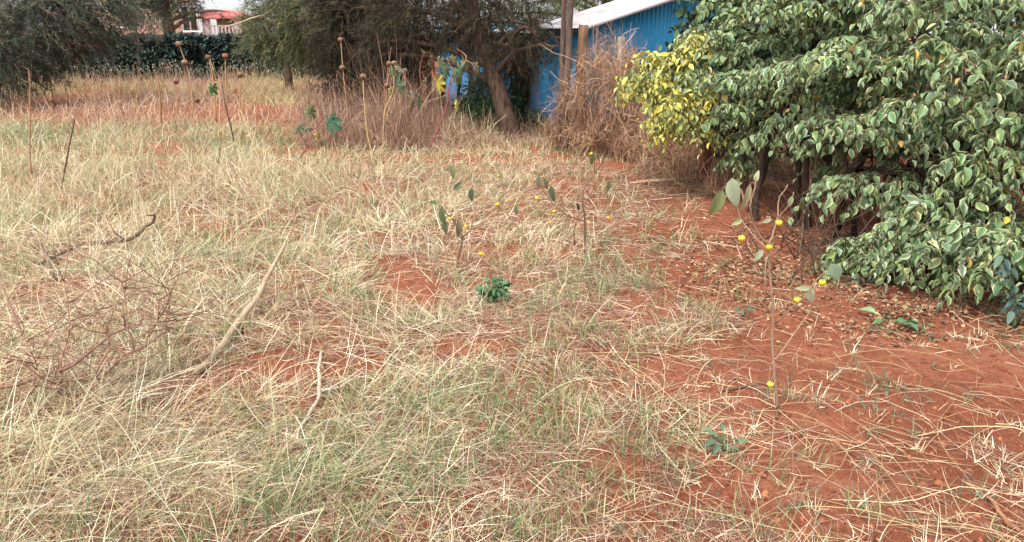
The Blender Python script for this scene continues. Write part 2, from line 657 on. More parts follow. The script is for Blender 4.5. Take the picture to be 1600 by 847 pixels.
for i in range(9):
    w = .78
    p0 = SH + sa * (i * .76)
    V, Q = rib(p0, sa, -sg, w, lambda s, i=i: H0 - (.03 if i < 2 else .18), off=.003 * (i % 2), flat=(i in (0, 1)), per=(.26 if i in (0, 1) else .082))
    MB().add(V, Q).build('wall_sheet', 'blue', shed)
for i in range(8):
    p0 = SH + sg * (i * .76)
    V, Q = rib(p0, sg, -sa, .78, lambda s, i=i: H0 - .05 + min((i * .76 + s), 3.1) * SLOPE - max(0, i * .76 + s - 3.1) * SLOPE, off=.003 * (i % 2))
    MB().add(V, Q).build('wall_sheet', 'blue', shed)
# far walls close the box
m = MB()
c3 = SH + sg * 6.1
m.box((*(SH + sa * 6.7), .04), (*(sg * 6.1), 0), (*(sa * .05), 0), (0, 0, 1.7))
m.build('rear_wall', 'blue', shed)
m = MB()
m.box((*c3, .04), (*(sa * 6.7), 0), (*(sg * .05), 0), (0, 0, 1.7))
m.build('side_wall', 'blue', shed)
i2 = SH + sa * 1.26                                 # inner gable above the lower part of the roof
m = MB()
m.add([(*i2, 1.6), (*(i2 + sg * 3.1), 1.6), (*(i2 + sg * 6.1), 1.6), (*(i2 + sg * 3.1), H0 - .04 + 3.1 * SLOPE)], None, [(0, 1, 3), (1, 2, 3)])
m.build('inner_gable', 'blue', shed)
# posts under the side eave
for s in (.02, 2.3, 4.6):
    p = SH + sa * s - sg * .1
    MB().tube([(p[0], p[1], 0), (p[0], p[1], H0 - .06)], .035, 6).build('post', 'timber', shed)
m = MB()
o = SH - sg * .22 - sa * .25
m.box((*o, H0 - .145), (*(sa * 1.5), 0), (*(sg * .05), 0), (0, 0, .06))
m.build('eave_beam', 'timber', shed)
for side in (0, 1):
    for i in range(9):                            # roof sheets, ribs run down the slope; beyond the third the roof is lower and flat
        a0 = -.32 + i * .80
        SL = SLOPE if i < 2 else math.tan(R(2))
        HH = H0 if i < 2 else H0 - .14
        per, prof = .082, [(0, 0), (.3, 0), (.42, 1), (.58, 1), (.7, 0)]
        s, h = [], []
        for q in range(10):
            for a, b in prof:
                s.append(a0 + (q + a) * per)
                h.append(b * .02)
        s, h = np.array(s), np.array(h) + .002 * (i % 2)
        rows = []
        for b in (np.linspace(-.3, 3.1, 4) if side == 0 else np.linspace(3.1, 6.5, 4)):
            z = HH + (b if side == 0 else 6.2 - b) * SL
            xy = SH[None] + s[:, None] * sa[None] + b * sg[None]
            rows.append(np.c_[xy, z + h])
        V = np.vstack(rows)
        k = len(s)
        r_, c_ = np.arange(3)[:, None] * k, np.arange(k - 1)[None]
        Q = np.stack([r_ + c_, r_ + c_ + 1, r_ + c_ + 1 + k, r_ + c_ + k], -1).reshape(-1, 4)
        MB().add(V, Q).build('roof_sheet', 'tin', shed)
m = MB()                                           # white verge board along the rake
o = SH - sg * .3 - sa * .345
rise = 3.4 * SLOPE
z00 = H0 - .3 * SLOPE - .045
m.box((*o, z00), (*(sg * 3.4), rise), (*(-sa * .022), 0), (0, 0, .08))
m.box((*(o + sg * 3.4), z00 + rise), (*(sg * 3.4), -rise), (*(-sa * .022), 0), (0, 0, .08))
m.build('verge_board', 'white', shed)

# ================================================================ house beyond the hedge
HY = 52.0
hb = P(165, 125, HY)
house = thing('house', 'cream house with red roofs and white balustrade beyond the dark hedge', 'house', (P(250, 60, HY)[0], HY, 0))
xa, xb, xc = P(160, 60, HY)[0], P(311, 60, HY)[0], P(376, 60, HY)[0]
MB().box((xa, HY, 0), (xb - xa, 0, 0), (-3.4, 7, 0), (0, 0, 5.6)).build('wall', 'plaster', house)
for (u, v, py0, py1) in ((184, 212, 42, 14), (282, 304, 48, 12)):
    x0, x1 = P(u, 0, HY)[0], P(v, 0, HY)[0]
    z0, z1 = P(0, py0, HY)[2], P(0, py1, HY)[2]
    fr = MB()
    for (a, b, c, d) in ((x0 - .1, x1 + .1, z1, z1 + .12), (x0 - .15, x1 + .15, z0 - .12, z0), (x0 - .1, x0, z0, z1), (x1, x1 + .1, z0, z1), ((x0 + x1) / 2 - .04, (x0 + x1) / 2 + .04, z0, z1)):
        fr.box((a, HY - .07, c), (b - a, 0, 0), (0, .06, 0), (0, 0, d - c))
    w = fr.build('window', 'white', house)
    MB().box((x0, HY - .035, z0), (x1 - x0, 0, 0), (0, .03, 0), (0, 0, z1 - z0)).build('pane', 'glass', w)
m = MB()                                           # main hipped roof
e = .6
V = [(xa - e, HY - e, 5.6), (xb + e, HY - e, 5.6), (xb - 3.4 + e, HY + 7 + e, 5.6), (xa - 3.4 - e, HY + 7 + e, 5.6), (xa + .8, HY + 3.5, 7.6), (xb - 4.2, HY + 3.5, 7.6)]
m.add(V, [(0, 1, 5, 4), (2, 3, 4, 5), (0, 3, 2, 1)], [(1, 2, 5), (3, 0, 4)])
m.build('roof', 'roof_red', house)
zf, zr, ze = P(0, 56, HY)[2], P(0, 39, HY)[2], P(0, 29, HY)[2]
MB().box((xb, HY + .6, 0), (xc - xb, 0, 0), (0, 3, 0), (0, 0, zf)).build('veranda_base', 'plaster', house)
MB().box((xb + .05, HY + 3.3, zf), (xc - xb - .05, 0, 0), (0, .2, 0), (0, 0, ze - zf)).build('veranda_wall', 'plaster', house)
for u in (xb + .45, xc - .2):
    MB().box((u - .35, HY + .62, zf), (.4, 0, 0), (0, .3, 0), (0, 0, ze - zf)).build('pillar', 'white', house)
bal = MB()
bal.box((xb + .5, HY + .7, zr - .09), (xc - xb - 1.05, 0, 0), (0, .1, 0), (0, 0, .09))
bal.box((xb + .5, HY + .7, zf + .02), (xc - xb - 1.05, 0, 0), (0, .1, 0), (0, 0, .07))
bo = bal.build('balustrade', 'white', house)
nb = 7
bw = (xc - xb - 1.05) / nb
for i in range(nb):
    x0 = xb + .5 + i * bw
    b = MB()
    b.box((x0 + .02, HY + .72, zf + .09), (.07, 0, 0), (0, .06, 0), (0, 0, zr - zf - .18))
    b.tube([(x0 + .1, HY + .75, zf + .1), (x0 + bw * .55, HY + .75, zr - .1)], .022, 4)
    b.tube([(x0 + bw * .55, HY + .76, zf + .1), (x0 + .1, HY + .76, zr - .1)], .022, 4)
    b.build('baluster', 'white', bo)
m = MB()
V = [(xb - .1, HY + .1, ze), (xc + .6, HY + .1, ze), (xc + .6, HY + 4.2, ze), (xb - .1, HY + 4.2, ze), (xb - .1, HY + 2.4, ze + .62), (xc - 1.2, HY + 2.4, ze + .62)]
m.add(V, [(0, 1, 5, 4), (2, 3, 4, 5), (0, 3, 2, 1)], [(1, 2, 5)])
m.build('veranda_roof', 'roof_red', house)

# ================================================================ hedge
hx0, hx1 = P(-220, 90, 26)[0], P(505, 90, 27)[0]
hedge = thing('hedge', 'dark green clipped hedge across the far end of the field', 'hedge', ((hx0 + hx1) / 2, 27, 0))
lv, lq = small_leaf(.7)
n = 44000
hx = rng.uniform(hx0, hx1, n)
top = 1.5 + .12 * vnoise(hx * .8, hx * 0, 31) + .08 * vnoise(hx * 3, hx * 0, 32)
u = rng.random(n)
dep = np.where(u < .55, np.abs(rng.normal(0, .16, n)), rng.uniform(0, 1.1, n))
hz = np.where(u < .82, top * rng.random(n) ** 1.1, top - np.abs(rng.normal(0, .08, n)))
bulge = .18 * vnoise(hx * 1.1, hz * 1.6, 33)
hp = np.stack([hx, 26.3 + dep - bulge, hz], -1)
f = np.stack([rng.normal(0, .7, n), rng.normal(-.5, .5, n), rng.normal(-.3, .6, n)], -1)
nn = np.stack([rng.normal(0, .5, n), rng.normal(-.8, .5, n), rng.normal(.8, .5, n)], -1)
hc = pick(n, [(20, 36, 34), (26, 46, 40), (32, 54, 44), (40, 62, 50), (18, 32, 34)], .2)
mb = MB()
stamp(mb, lv, lq, frames(f, nn), hp, rng.uniform(.1, .18, n), hc)
mb.build('foliage', 'leaf', hedge)['kind'] = 'stuff'
mb = MB()
for x in np.arange(hx0 + .3, hx1, .55):
    mb.tube([(x, 26.75, 0), (x + rng.normal(0, .1), 26.8, .7), (x + rng.normal(0, .2), 26.8, 1.3)], [.035, .02, .01], 5)
mb.build('stems', 'bark_dark', hedge)['kind'] = 'stuff'


# ================================================================ feathery trees
def feather_tree(name, label, base, trunk, r0, lobes, pal, count, blen=.5, nneed=22, nlen=.09, nw=.008, bark='bark', droop=1.0, limbs=True, group='feathery trees behind the field'):
    """trunk: points (x,y,z); lobes: (centre, radius); the crown is drooping sprigs of fine needles"""
    root = thing(name, label, 'tree', tuple(base), group)
    tb = MB()
    path = wiggle(trunk, .02, 5)
    tb.tube(path, [r0 * 1.25, r0, r0 * .8, r0 * .6, r0 * .35], 9)
    tb.build('trunk', bark, root, True)
    cen = np.array([l[0] for l in lobes])
    rad = np.array([l[1] for l in lobes])
    if limbs:
        lb = MB()
        for c, r in zip(cen, rad):
            k = np.argmin(np.abs(path[:, 2] - (c[2] - .4)) + .2 * rng.random(len(path)))
            s = path[max(k, len(path) // 4)]
            mid = (s + c) / 2 + np.array([0, 0, .12])
            lp = wiggle([s, mid, c, c + (c - s) * .25 + np.array([0, 0, -.2])], .03, 4)
            lb.tube(lp, [r0 * .4, r0 * .25, .012], 5)
            for _ in range(6):
                d = rng.normal(0, 1, 3)
                d[2] = -abs(d[2]) * .4
                q = lp[rng.integers(len(lp) // 2, len(lp))]
                lb.tube(wiggle([q, q + d * r * .35, q + d * r * .6 - np.array([0, 0, .15])], .03, 3), [.014, .004], 4)
        lb.build('limbs', bark, root, True)
    w = rad ** 2
    k = rng.choice(len(lobes), count, p=w / w.sum())
    d = nrm(rng.normal(0, 1, (count, 3)))
    rr = rng.random(count) ** .45
    p0 = cen[k] + d * (rad[k] * rr)[:, None] * np.array([1, 1, .85])
    # clumps: pull sprigs towards cluster centres so that gaps open
    p0 = p0 + .12 * np.stack([vnoise(p0[:, 0] * 4, p0[:, 2] * 4, 41), vnoise(p0[:, 1] * 4, p0[:, 2] * 4, 42), vnoise(p0[:, 0] * 4, p0[:, 1] * 4, 43)], -1)
    dirv = nrm(d * .8 + rng.normal(0, .5, (count, 3)) + np.array([0, 0, -.35 * droop]))
    L = blen * rng.uniform(.5, 1.2, count)
    t = rng.random((count, nneed))
    base_p = p0[:, None] + dirv[:, None] * (t * L[:, None])[..., None]
    base_p[..., 2] -= droop * .35 * L[:, None] * t ** 2
    nd_ = nrm(dirv[:, None] * .9 + rng.normal(0, .55, (count, nneed, 3)) + np.array([0, 0, -.25 * droop]))
    ln = nlen * rng.uniform(.6, 1.4, (count, nneed))
    side = nrm(np.cross(nd_, rng.normal(0, 1, (count, nneed, 3)))) * nw * .5
    tip = base_p + nd_ * ln[..., None]
    V = np.stack([base_p - side, base_p + side, tip], 2).reshape(-1, 3)
    V[:, 2] = np.maximum(V[:, 2], .03)
    T = np.arange(len(V)).reshape(-1, 3)
    col = pick(count, pal, .18)
    C = np.repeat(np.repeat(col[:, None], nneed, 1) * (1 + rng.normal(0, .15, (count, nneed, 1))).clip(.4, 1.6), 3, 1).reshape(-1, 3)
    mb = MB().add(V, None, T, C)
    # stalk of every sprig
    e = p0 + dirv * L[:, None]
    e[:, 2] -= droop * .35 * L
    s2 = nrm(np.cross(dirv, rng.normal(0, 1, (count, 3)))) * .004
    mb.add(np.stack([p0 - s2, p0 + s2, e], 1).reshape(-1, 3), None, np.arange(count * 3).reshape(-1, 3), np.repeat(pick(count, [(88, 72, 58), (70, 58, 46)]), 3, 0))
    mb.build('crown', 'needle', root)['kind'] = 'stuff'
    return root


PAL_DARK = [(52, 50, 40), (72, 66, 50), (46, 46, 40), (88, 80, 60), (76, 60, 48), (60, 62, 48)]
PAL_GREY = [(92, 100, 84), (78, 90, 76), (108, 110, 90), (68, 82, 72), (94, 88, 80)]
PAL_MID = [(100, 108, 76), (118, 122, 84), (84, 96, 70), (132, 132, 98), (72, 84, 64)]


def lobes(*a):
    return [(P(x, y, Y), r) for (x, y, Y, r) in a]


b = G(803, 218)
feather_tree('leaning_tree', 'dark drooping needle tree with thick trunk leaning left before the blue shed', b,
             [b, P(790, 180, b[1]), P(772, 120, b[1] + .1), P(752, 60, b[1] + .3), P(735, -20, b[1] + .5), P(725, -110, b[1] + .6)], .14,
             lobes((760, 30, 12, .75), (700, 5, 12.5, .9), (640, 20, 13, .8), (826, 48, 11.5, .42), (796, 70, 11.8, .32), (735, 60, 12.2, .35),
                   (610, 65, 13, .6), (570, 10, 14, .95), (660, -70, 13, 1.2), (780, -70, 12, 1.0), (850, 66, 11.3, .25), (690, 40, 13, .4), (620, 85, 13, .25)),
             PAL_DARK, 2900, .5, 22, .1, .009)
b = G(548, 178)
feather_tree('conifer', 'nearly black dense conifer whose foliage reaches the dry weeds', b,
             [b, b + [0, 0, 1], b + [.05, 0, 2.2], b + [0, .1, 3.6]], .12,
             lobes((548, 115, 14.6, .45), (545, 148, 14.6, .3), (592, 105, 14.6, .4), (528, 60, 15, .55), (580, 50, 15, .7), (636, 95, 14.8, .32), (550, -30, 15, .9), (650, 70, 14.6, .3), (555, 160, 14.6, .22)),
             [(40, 42, 36), (52, 52, 42), (60, 54, 42), (44, 48, 40)], 3200, .45, 20, .1, .011, bark='bark_dark')
b = G(452, 140)
feather_tree('olive_tree', 'grey green feathery tree with pale bare limbs beside the hedge', b,
             [b, b + [0, 0, 1.0], b + [.1, 0, 2.0], b + [.2, .1, 3.4]], .1,
             lobes((430, 40, 19.5, .7), (470, 58, 19, .6), (402, 62, 20, .42), (392, 30, 21, .3), (492, 15, 18.5, .9), (450, -20, 19, .9), (500, 75, 19, .35)),
             PAL_MID, 2600, .5, 18, .11, .013)
lb = MB()
lb.tube(wiggle([P(345, 45, 18.3), P(385, 32, 18.4), P(420, 18, 18.6), P(455, -4, 18.8)], .02), [.012, .028], 5)
lb.tube(wiggle([P(470, 25, 18), P(482, 10, 18.1), P(500, 0, 18.3), P(515, -12, 18.4)], .02), [.01, .022], 5)
ob = lb.build('bare_branch', 'bark_pale', bpy.data.objects['olive_tree'])
b = G(62, 135)
feather_tree('grey_tree', 'smoky grey green tree with slanting limbs at the far left', b,
             [b, P(45, 95, b[1]), P(20, 55, b[1]), P(40, 0, b[1]), P(70, -90, b[1])], .12,
             lobes((60, 15, 17, 1.1), (15, 55, 17, .9), (125, 20, 18, 1.0), (95, 60, 18, .6), (150, 52, 19, .35), (70, 105, 17.5, .3), (-60, 60, 16, 1.3), (20, 110, 17.5, .45), (140, -20, 18, .9)),
             PAL_GREY, 3900, .55, 18, .12, .014, bark='bark')
b = np.array([P(267, 60, 33)[0], 33, 0])
feather_tree('thick_trunk_tree', 'tall tree with thick brown trunk standing in front of the cream house', b,
             [b, b + [0, 0, 2], b + [-.1, 0, 3.4], b + [-.1, 0, 5.5]], .24,
             lobes((262, 5, 33, .7), (225, -2, 33, .9), (196, 6, 33, .4), (292, 2, 32.5, .45), (290, -45, 33, 1.0), (230, -50, 33, 1.5), (338, 16, 32, .14), (312, 28, 32.5, .2), (252, 20, 33, .25)),
             PAL_GREY + [(96, 104, 62)], 2000, .6, 16, .16, .022, bark='bark')
b = np.array([P(219, 112, 24)[0], 24, 0])
feather_tree('sapling', 'thin young tree with wispy foliage in front of the dark hedge', b,
             [b, b + [0, 0, .8], b + [.05, 0, 1.5], b + [.15, 0, 2.6]], .03,
             lobes((220, 30, 24, .5), (205, 18, 24, .4), (240, 38, 24, .35), (214, 55, 24, .25)),
             PAL_GREY, 150, .5, 14, .12, .014, bark='bark')
b = np.array([P(940, 0, 23)[0], 23, 0])
feather_tree('backdrop_tree', 'pale olive tree rising behind the shed roof', b,
             [b, b + [0, 0, 1.5], b + [.2, 0, 3], b + [.1, 0, 5]], .16,
             lobes((940, -15, 22, .9), (890, -5, 22, .7), (1000, -25, 22, 1.0), (850, 0, 22, .8), (800, 20, 22, .8), (930, -80, 22.5, 1.5), (1080, -30, 23, 1.2)),
             PAL_MID, 1500, .6, 16, .15, .018)
b = G(818, 196)
feather_tree('slender_tree', 'slender dark stemmed tree just right of the leaning trunk', b,
             [b, P(822, 150, b[1]), P(826, 90, b[1]), P(828, 20, b[1])], .055,
             lobes((800, 100, b[1], .25), (815, 120, b[1], .25), (830, 60, b[1], .35), (850, 85, b[1], .18), (790, 60, b[1] + .3, .4)),
             PAL_DARK, 420, .4, 20, .1, .01, bark='bark_dark')
# ================================================================ variegated shrub
SHR = [(1185, 110, 7.3, .66), (1130, 165, 7.6, .34), (1280, 60, 6.8, .9), (1245, 185, 6.6, .5), (1420, 120, 5.8, .85), (1550, 60, 5.4, .95),
       (1500, 250, 5.0, .62), (1370, 235, 5.4, .42), (1395, 380, 4.7, .28), (1325, 392, 4.9, .2), (1530, 365, 4.4, .42), (1590, 425, 4.25, .26),
       (1690, 250, 4.8, .95), (1450, -60, 6.5, 1.1), (1265, -50, 7.6, 1.0), (1150, 20, 7.8, .55), (1650, -10, 6, 1.2), (1180, 215, 7.2, .38), (1460, 330, 4.9, .3), (1650, 400, 4.6, .5), (1320, 180, 6.2, .45), (1350, 372, 4.9, .2), (1440, 380, 4.6, .28), (1300, 385, 5.0, .13), (1490, 405, 4.4, .18), (1440, 305, 5.0, .26), (1525, 310, 4.7, .3), (1375, 305, 5.3, .16), (1200, 50, 7.4, .42), (1240, 120, 6.9, .4), (1330, 20, 6.8, .5), (1580, 160, 5.2, .5)]
shrub = thing('variegated_shrub', 'large shrub of drooping green leaves edged with cream on the right', 'shrub', tuple(G(1262, 362)))
cen = np.array([P(x, y, Y) for (x, y, Y, r) in SHR])
rad = np.array([r for (_, _, _, r) in SHR])


def spray_leaves(cen, rad, ntwig, nleaf, L0, front=.85, down=.55, tl=.5):
    """twigs reach out of the lobes and carry two rows of hanging leaves -> leaf frames and twig lines"""
    w = rad ** 1.5
    per = 8                                              # twigs of one bough fan out into a flat drooping plate
    nb = ntwig // per
    k = rng.choice(len(rad), nb, p=w / w.sum())
    d = nrm(rng.normal(0, 1, (nb, 3)))
    # most foliage is on the open side (towards the field), the rest all round
    flip = (rng.random(nb) < front)
    out = nrm(np.array([-.55, -.8, .0]))
    s = (d * out).sum(-1)
    d = np.where((flip & (s < -.15))[:, None], d - 2 * s[:, None] * out, d)
    d[:, 2] = np.where(d[:, 2] < -.6, d[:, 2] * .3, d[:, 2])
    d = nrm(d)
    BL = tl * rng.uniform(.8, 1.3, nb)
    tip = cen[k] + d * (rad[k] * rng.uniform(.72, 1.12, nb))[:, None]
    bd = nrm(d * np.array([1, 1, .2]) + rng.normal(0, .3, (nb, 3)) * np.array([1, 1, .5]) + np.array([0, 0, .1]))
    b0 = tip - bd * BL[:, None]
    u = np.tile(np.linspace(.15, .75, per), nb)
    yaw = np.where(np.arange(nb * per) % 2 == 0, 1, -1) * rng.uniform(.25, 1.0, nb * per) * (1.15 - u)
    bdr = np.repeat(bd, per, 0)
    cy, sy = np.cos(yaw), np.sin(yaw)
    hd = np.stack([bdr[:, 0] * cy - bdr[:, 1] * sy, bdr[:, 0] * sy + bdr[:, 1] * cy, bdr[:, 2] + rng.normal(0, .07, nb * per)], -1)
    hd = nrm(hd)
    ntwig = nb * per
    TL = tl * rng.uniform(.45, .95, ntwig) * (1.15 - .5 * u)
    st = np.repeat(b0, per, 0) + bdr * (np.repeat(BL, per) * u)[:, None]
    k = np.repeat(k, per)
    t = (np.arange(nleaf) + .6) / nleaf
    pos = st[:, None] + hd[:, None] * (TL[:, None] * t)[..., None]
    sag = down * TL[:, None] * t ** 2.2
    pos[..., 2] -= sag
    tdir = np.repeat(hd[:, None], nleaf, 1).copy()
    tdir[..., 2] -= 2.2 * down * t ** 1.2
    tdir = nrm(tdir)
    up = np.array([0, 0, 1.0])
    sd_ = nrm(np.cross(tdir, up))
    sgn = np.where(np.arange(nleaf) % 2 == 0, 1, -1)[None, :, None]
    fw = nrm(sd_ * sgn * .75 + tdir * .45 + np.array([0, 0, -.72]) + rng.normal(0, .36, pos.shape))
    nv = nrm(up * .75 + sd_ * sgn * .6 + tdir * .2 + rng.normal(0, .42, pos.shape))
    ls = L0 * rng.uniform(.45, 1.3, pos.shape[:2]) * (1 - .25 * (t[None] > .85))
    keep = rng.random(pos.shape[:2]) < .93
    Rm = frames(fw[keep], nv[keep])
    lines = np.stack([st, st + hd * (TL * .5)[:, None] - np.array([0, 0, 1]) * (down * TL * .5 ** 2.2)[:, None],
                      st + hd * TL[:, None] - np.array([0, 0, 1]) * (down * TL)[:, None]], 1)
    return pos[keep], Rm, ls[keep], lines, k


LV = [leaf_mesh(1, .52, .22, .22, 3, margin=.74, wav=.012), leaf_mesh(1, .46, .42, .34, 3, margin=.8, wav=.02), leaf_mesh(1, .56, .15, .15, 3, margin=.68, wav=.015), leaf_mesh(1, .5, .5, .1, 3, margin=.78, wav=.025)]
VAR_G = [(80, 116, 72), (94, 130, 84), (66, 100, 60), (112, 142, 96), (86, 124, 86), (100, 126, 70), (72, 108, 74)]
VAR_C = [(230, 228, 186), (240, 236, 208), (216, 216, 160), (228, 220, 146)]


def variegated(n, nv, e, greens=VAR_G, creams=VAR_C, spill=.25):
    g = pick(n, greens, .14)
    c = pick(n, creams, .1)
    m = np.where(e > .85, 1.0, np.where(e > .3, .2, 0))[None, :] * rng.uniform(.3, 1.05, (n, 1))
    m = m + (rng.random((n, nv)) < spill * .35) * (e[None, :] > .3) * .5
    m = np.clip(m, 0, 1)[..., None]
    return g[:, None] * (1 - m) + c[:, None] * m


def make_foliage(root, cen, rad, ntwig, nleaf, L0, greens, creams, single, front=.85, down=.55, tl=.5, mat='leaf', odd=None, leafname='leaf'):
    pos, Rm, ls, lines, _ = spray_leaves(cen, rad, ntwig, nleaf, L0, front, down, tl)
    okk = pos[:, 2] > .1 + .16 * vnoise(pos[:, 0] * 5, pos[:, 1] * 5, 47)
    pos, Rm, ls = pos[okk], Rm[okk], ls[okk]
    n = len(pos)
    px, py = proj(pos[:, 0], pos[:, 1], pos[:, 2])
    view = nrm(np.array([0, 0, CAM_Z]) - pos)
    face = np.abs((Rm[:, :, 2] * view).sum(-1))
    inn = (px > 5) & (px < 1595) & (py > 5) & (py < 842)
    # a leaf hidden behind others does not count as one of those that show
    gxi, gyi = (px // 14).astype(int), (py // 14).astype(int)
    dist = np.linalg.norm(pos - np.array([0, 0, CAM_Z]), axis=1)
    best = {}
    for i in np.argsort(dist):
        key = (gxi[i], gyi[i])
        best.setdefault(key, i)
    vis = np.zeros(n, bool)
    vis[list(best.values())] = True
    score = face * ls / dist * inn * np.where(vis, 1, .15)
    sel = np.argsort(-score)[:single]
    issel = np.zeros(n, bool)
    issel[sel] = True
    kind = rng.integers(0, len(LV), n)
    mb = MB()
    for q, (lv, lq, le) in enumerate(LV):
        r = np.where((kind == q) & ~issel)[0]
        col = variegated(len(r), len(lv), le, greens, creams)
        if odd is not None:
            o = rng.random(len(r)) < odd
            col[o] = pick(int(o.sum()), [(196, 172, 76), (176, 140, 80), (138, 102, 70), (200, 196, 150)])[:, None, :]
        stamp(mb, lv, lq, Rm[r], pos[r], ls[r], col)
    mb.build('foliage', mat, root)['kind'] = 'stuff'
    meshes = []
    for q, (lv, lq, le) in enumerate(LV):
        for v in range(4):
            me = mesh_np(leafname, lv, lq, None, variegated(1, len(lv), le, greens, creams)[0])
            me.materials.append(M[mat])
            meshes.append(me)
    inv = Matrix.Translation(-root.location)
    for i in sel:
        ob = bpy.data.objects.new(leafname, meshes[int(kind[i]) * 4 + int(rng.integers(0, 4))])
        m4 = np.eye(4)
        m4[:3, :3] = Rm[i] * ls[i]
        m4[:3, 3] = pos[i]
        ob.parent = root
        ob.matrix_parent_inverse = inv
        ob.matrix_basis = Matrix(m4.tolist())
        scene.collection.objects.link(ob)
    tw = MB()
    for l in lines:
        l[:, 2] = np.maximum(l[:, 2], .05)
        tw.tube(l, [.005, .0035, .002], 3, lin(112, 104, 80))
    tw.build('twigs', 'stick', root)['kind'] = 'stuff'


make_foliage(shrub, cen, rad, 2600, 12, .082, VAR_G, VAR_C, 300, odd=.025)
stem_roots = [G(1180, 345), G(1262, 360), G(1240, 350), G(1305, 380), G(1420, 420), G(1520, 440), G(1600, 450), G(1170, 330), G(1340, 385), G(1480, 415)]
for i, s in enumerate(stem_roots):
    st = MB()
    order = np.argsort(np.linalg.norm((cen - s) * np.array([1, 1, .25]), axis=1))[:5]
    hub = s + np.array([rng.normal(0, .08), rng.normal(0, .08), rng.uniform(.5, .8)])
    st.tube(wiggle([s - [0, 0, .05], (s + hub) / 2, hub], .015), [.034, .028, .024], 7)
    for o in order[:4]:
        c = cen[o]
        st.tube(wiggle([hub, (hub + c) / 2 + [0, 0, .1], c], .03), [.022, .014, .007], 5)
        for _ in range(4):
            e = c + nrm(rng.normal(0, 1, 3)) * rad[o] * .75
            st.tube(wiggle([(hub + c) / 2 * .4 + c * .6, (c + e) / 2, e], .02, 3), [.009, .004], 4)
    st.build('stem', 'bark_dark', shrub, True)
# dead twigs and bare shoots in the shaded hollow
tw = MB()
for _ in range(170):
    p = G(rng.uniform(1170, 1600), rng.uniform(330, 450))
    p[0] += .15
    e = p + [rng.normal(0, .3), rng.normal(0, .3), rng.uniform(.1, .8)]
    tw.tube(wiggle([p, (p + e) / 2 + rng.normal(0, .06, 3), e], .02, 3), [.006, .002], 3, lin(92, 74, 62))
tw.build('dead_twigs', 'stick', shrub)['kind'] = 'stuff'

yel = thing('yellow_shrub', 'bright yellow leaved bush at the left edge of the big shrub', 'shrub', tuple(G(1128, 282)))
YL = [(1020, 100, 7.6, .2), (1062, 160, 7.3, .2), (1010, 142, 7.7, .14), (1075, 95, 7.4, .26), (1045, 78, 7.6, .14), (1095, 165, 7.2, .22), (1085, 40, 7.6, .14), (1055, 125, 7.4, .2), (1046, 190, 7.3, .08), (995, 120, 7.8, .08)]
yc, yr = np.array([P(*a[:3]) for a in YL]), np.array([a[3] for a in YL])
make_foliage(yel, yc, yr, 380, 11, .078, [(204, 190, 84), (170, 172, 92), (216, 198, 70), (124, 146, 88), (184, 182, 110), (110, 136, 84), (150, 160, 100)], [(236, 230, 150), (230, 218, 110), (220, 220, 160)], 120, tl=.5, down=.7)
s = G(1128, 282)
for j in range(3):
    st = MB()
    h = s + [rng.normal(0, .06), rng.normal(0, .06), .7]
    st.tube(wiggle([s + [j * .06, 0, -.05], h], .02), [.025, .018], 6)
    for o in range(j, len(yc), 3):
        st.tube(wiggle([h, (h + yc[o]) / 2, yc[o]], .02), [.014, .005], 5)
    st.build('stem', 'bark', yel, True)

# green backing bush seen dark through the shrub
backb = thing('backing_bush', 'dark leafy growth deep behind the variegated shrub', 'bush', (4.6, 8.2, 0))
bc = np.array([[3.9, 10.3, 1.9], [4.6, 9.8, 1.9], [5.2, 9.0, 1.9], [4.2, 10.1, 1.0], [4.9, 9.4, 2.8], [3.6, 10.6, 2.8], [3.7, 9.7, 1.5], [3.1, 9.9, 2.3], [4.4, 8.8, 2.6], [2.5, 9.3, 1.3], [2.6, 8.8, .9], [3.4, 8.0, .9], [4.2, 7.2, 1.0], [4.9, 6.4, 1.0], [3.6, 8.4, 1.9], [4.6, 7.4, 2.0], [5.4, 6.2, 1.9], [2.6, 9.0, 1.9], [5.4, 5.4, 1.0]])
br = np.full(len(bc), .75)
n = 15000
k = rng.integers(0, len(bc), n)
pp = bc[k] + nrm(rng.normal(0, 1, (n, 3))) * (br[k] * rng.random(n) ** .4)[:, None]
pp[:, 2] = np.maximum(pp[:, 2], .08)
mb = MB()
stamp(mb, *small_leaf(.6), frames(rng.normal(0, 1, (n, 3)) + [0, 0, -.5], rng.normal(0, .6, (n, 3)) + [0, 0, .8]), pp, rng.uniform(.09, .16, n), pick(n, [(52, 76, 50), (44, 66, 46), (66, 88, 56)], .2))
mb.build('foliage', 'leaf', backb)['kind'] = 'stuff'
for c in bc[::2]:
    MB().tube(wiggle([(c[0], c[1], 0), (c[0] + .05, c[1], c[2] * .6), c], .02), [.03, .02, .01], 6).build('stem', 'bark_dark', backb)

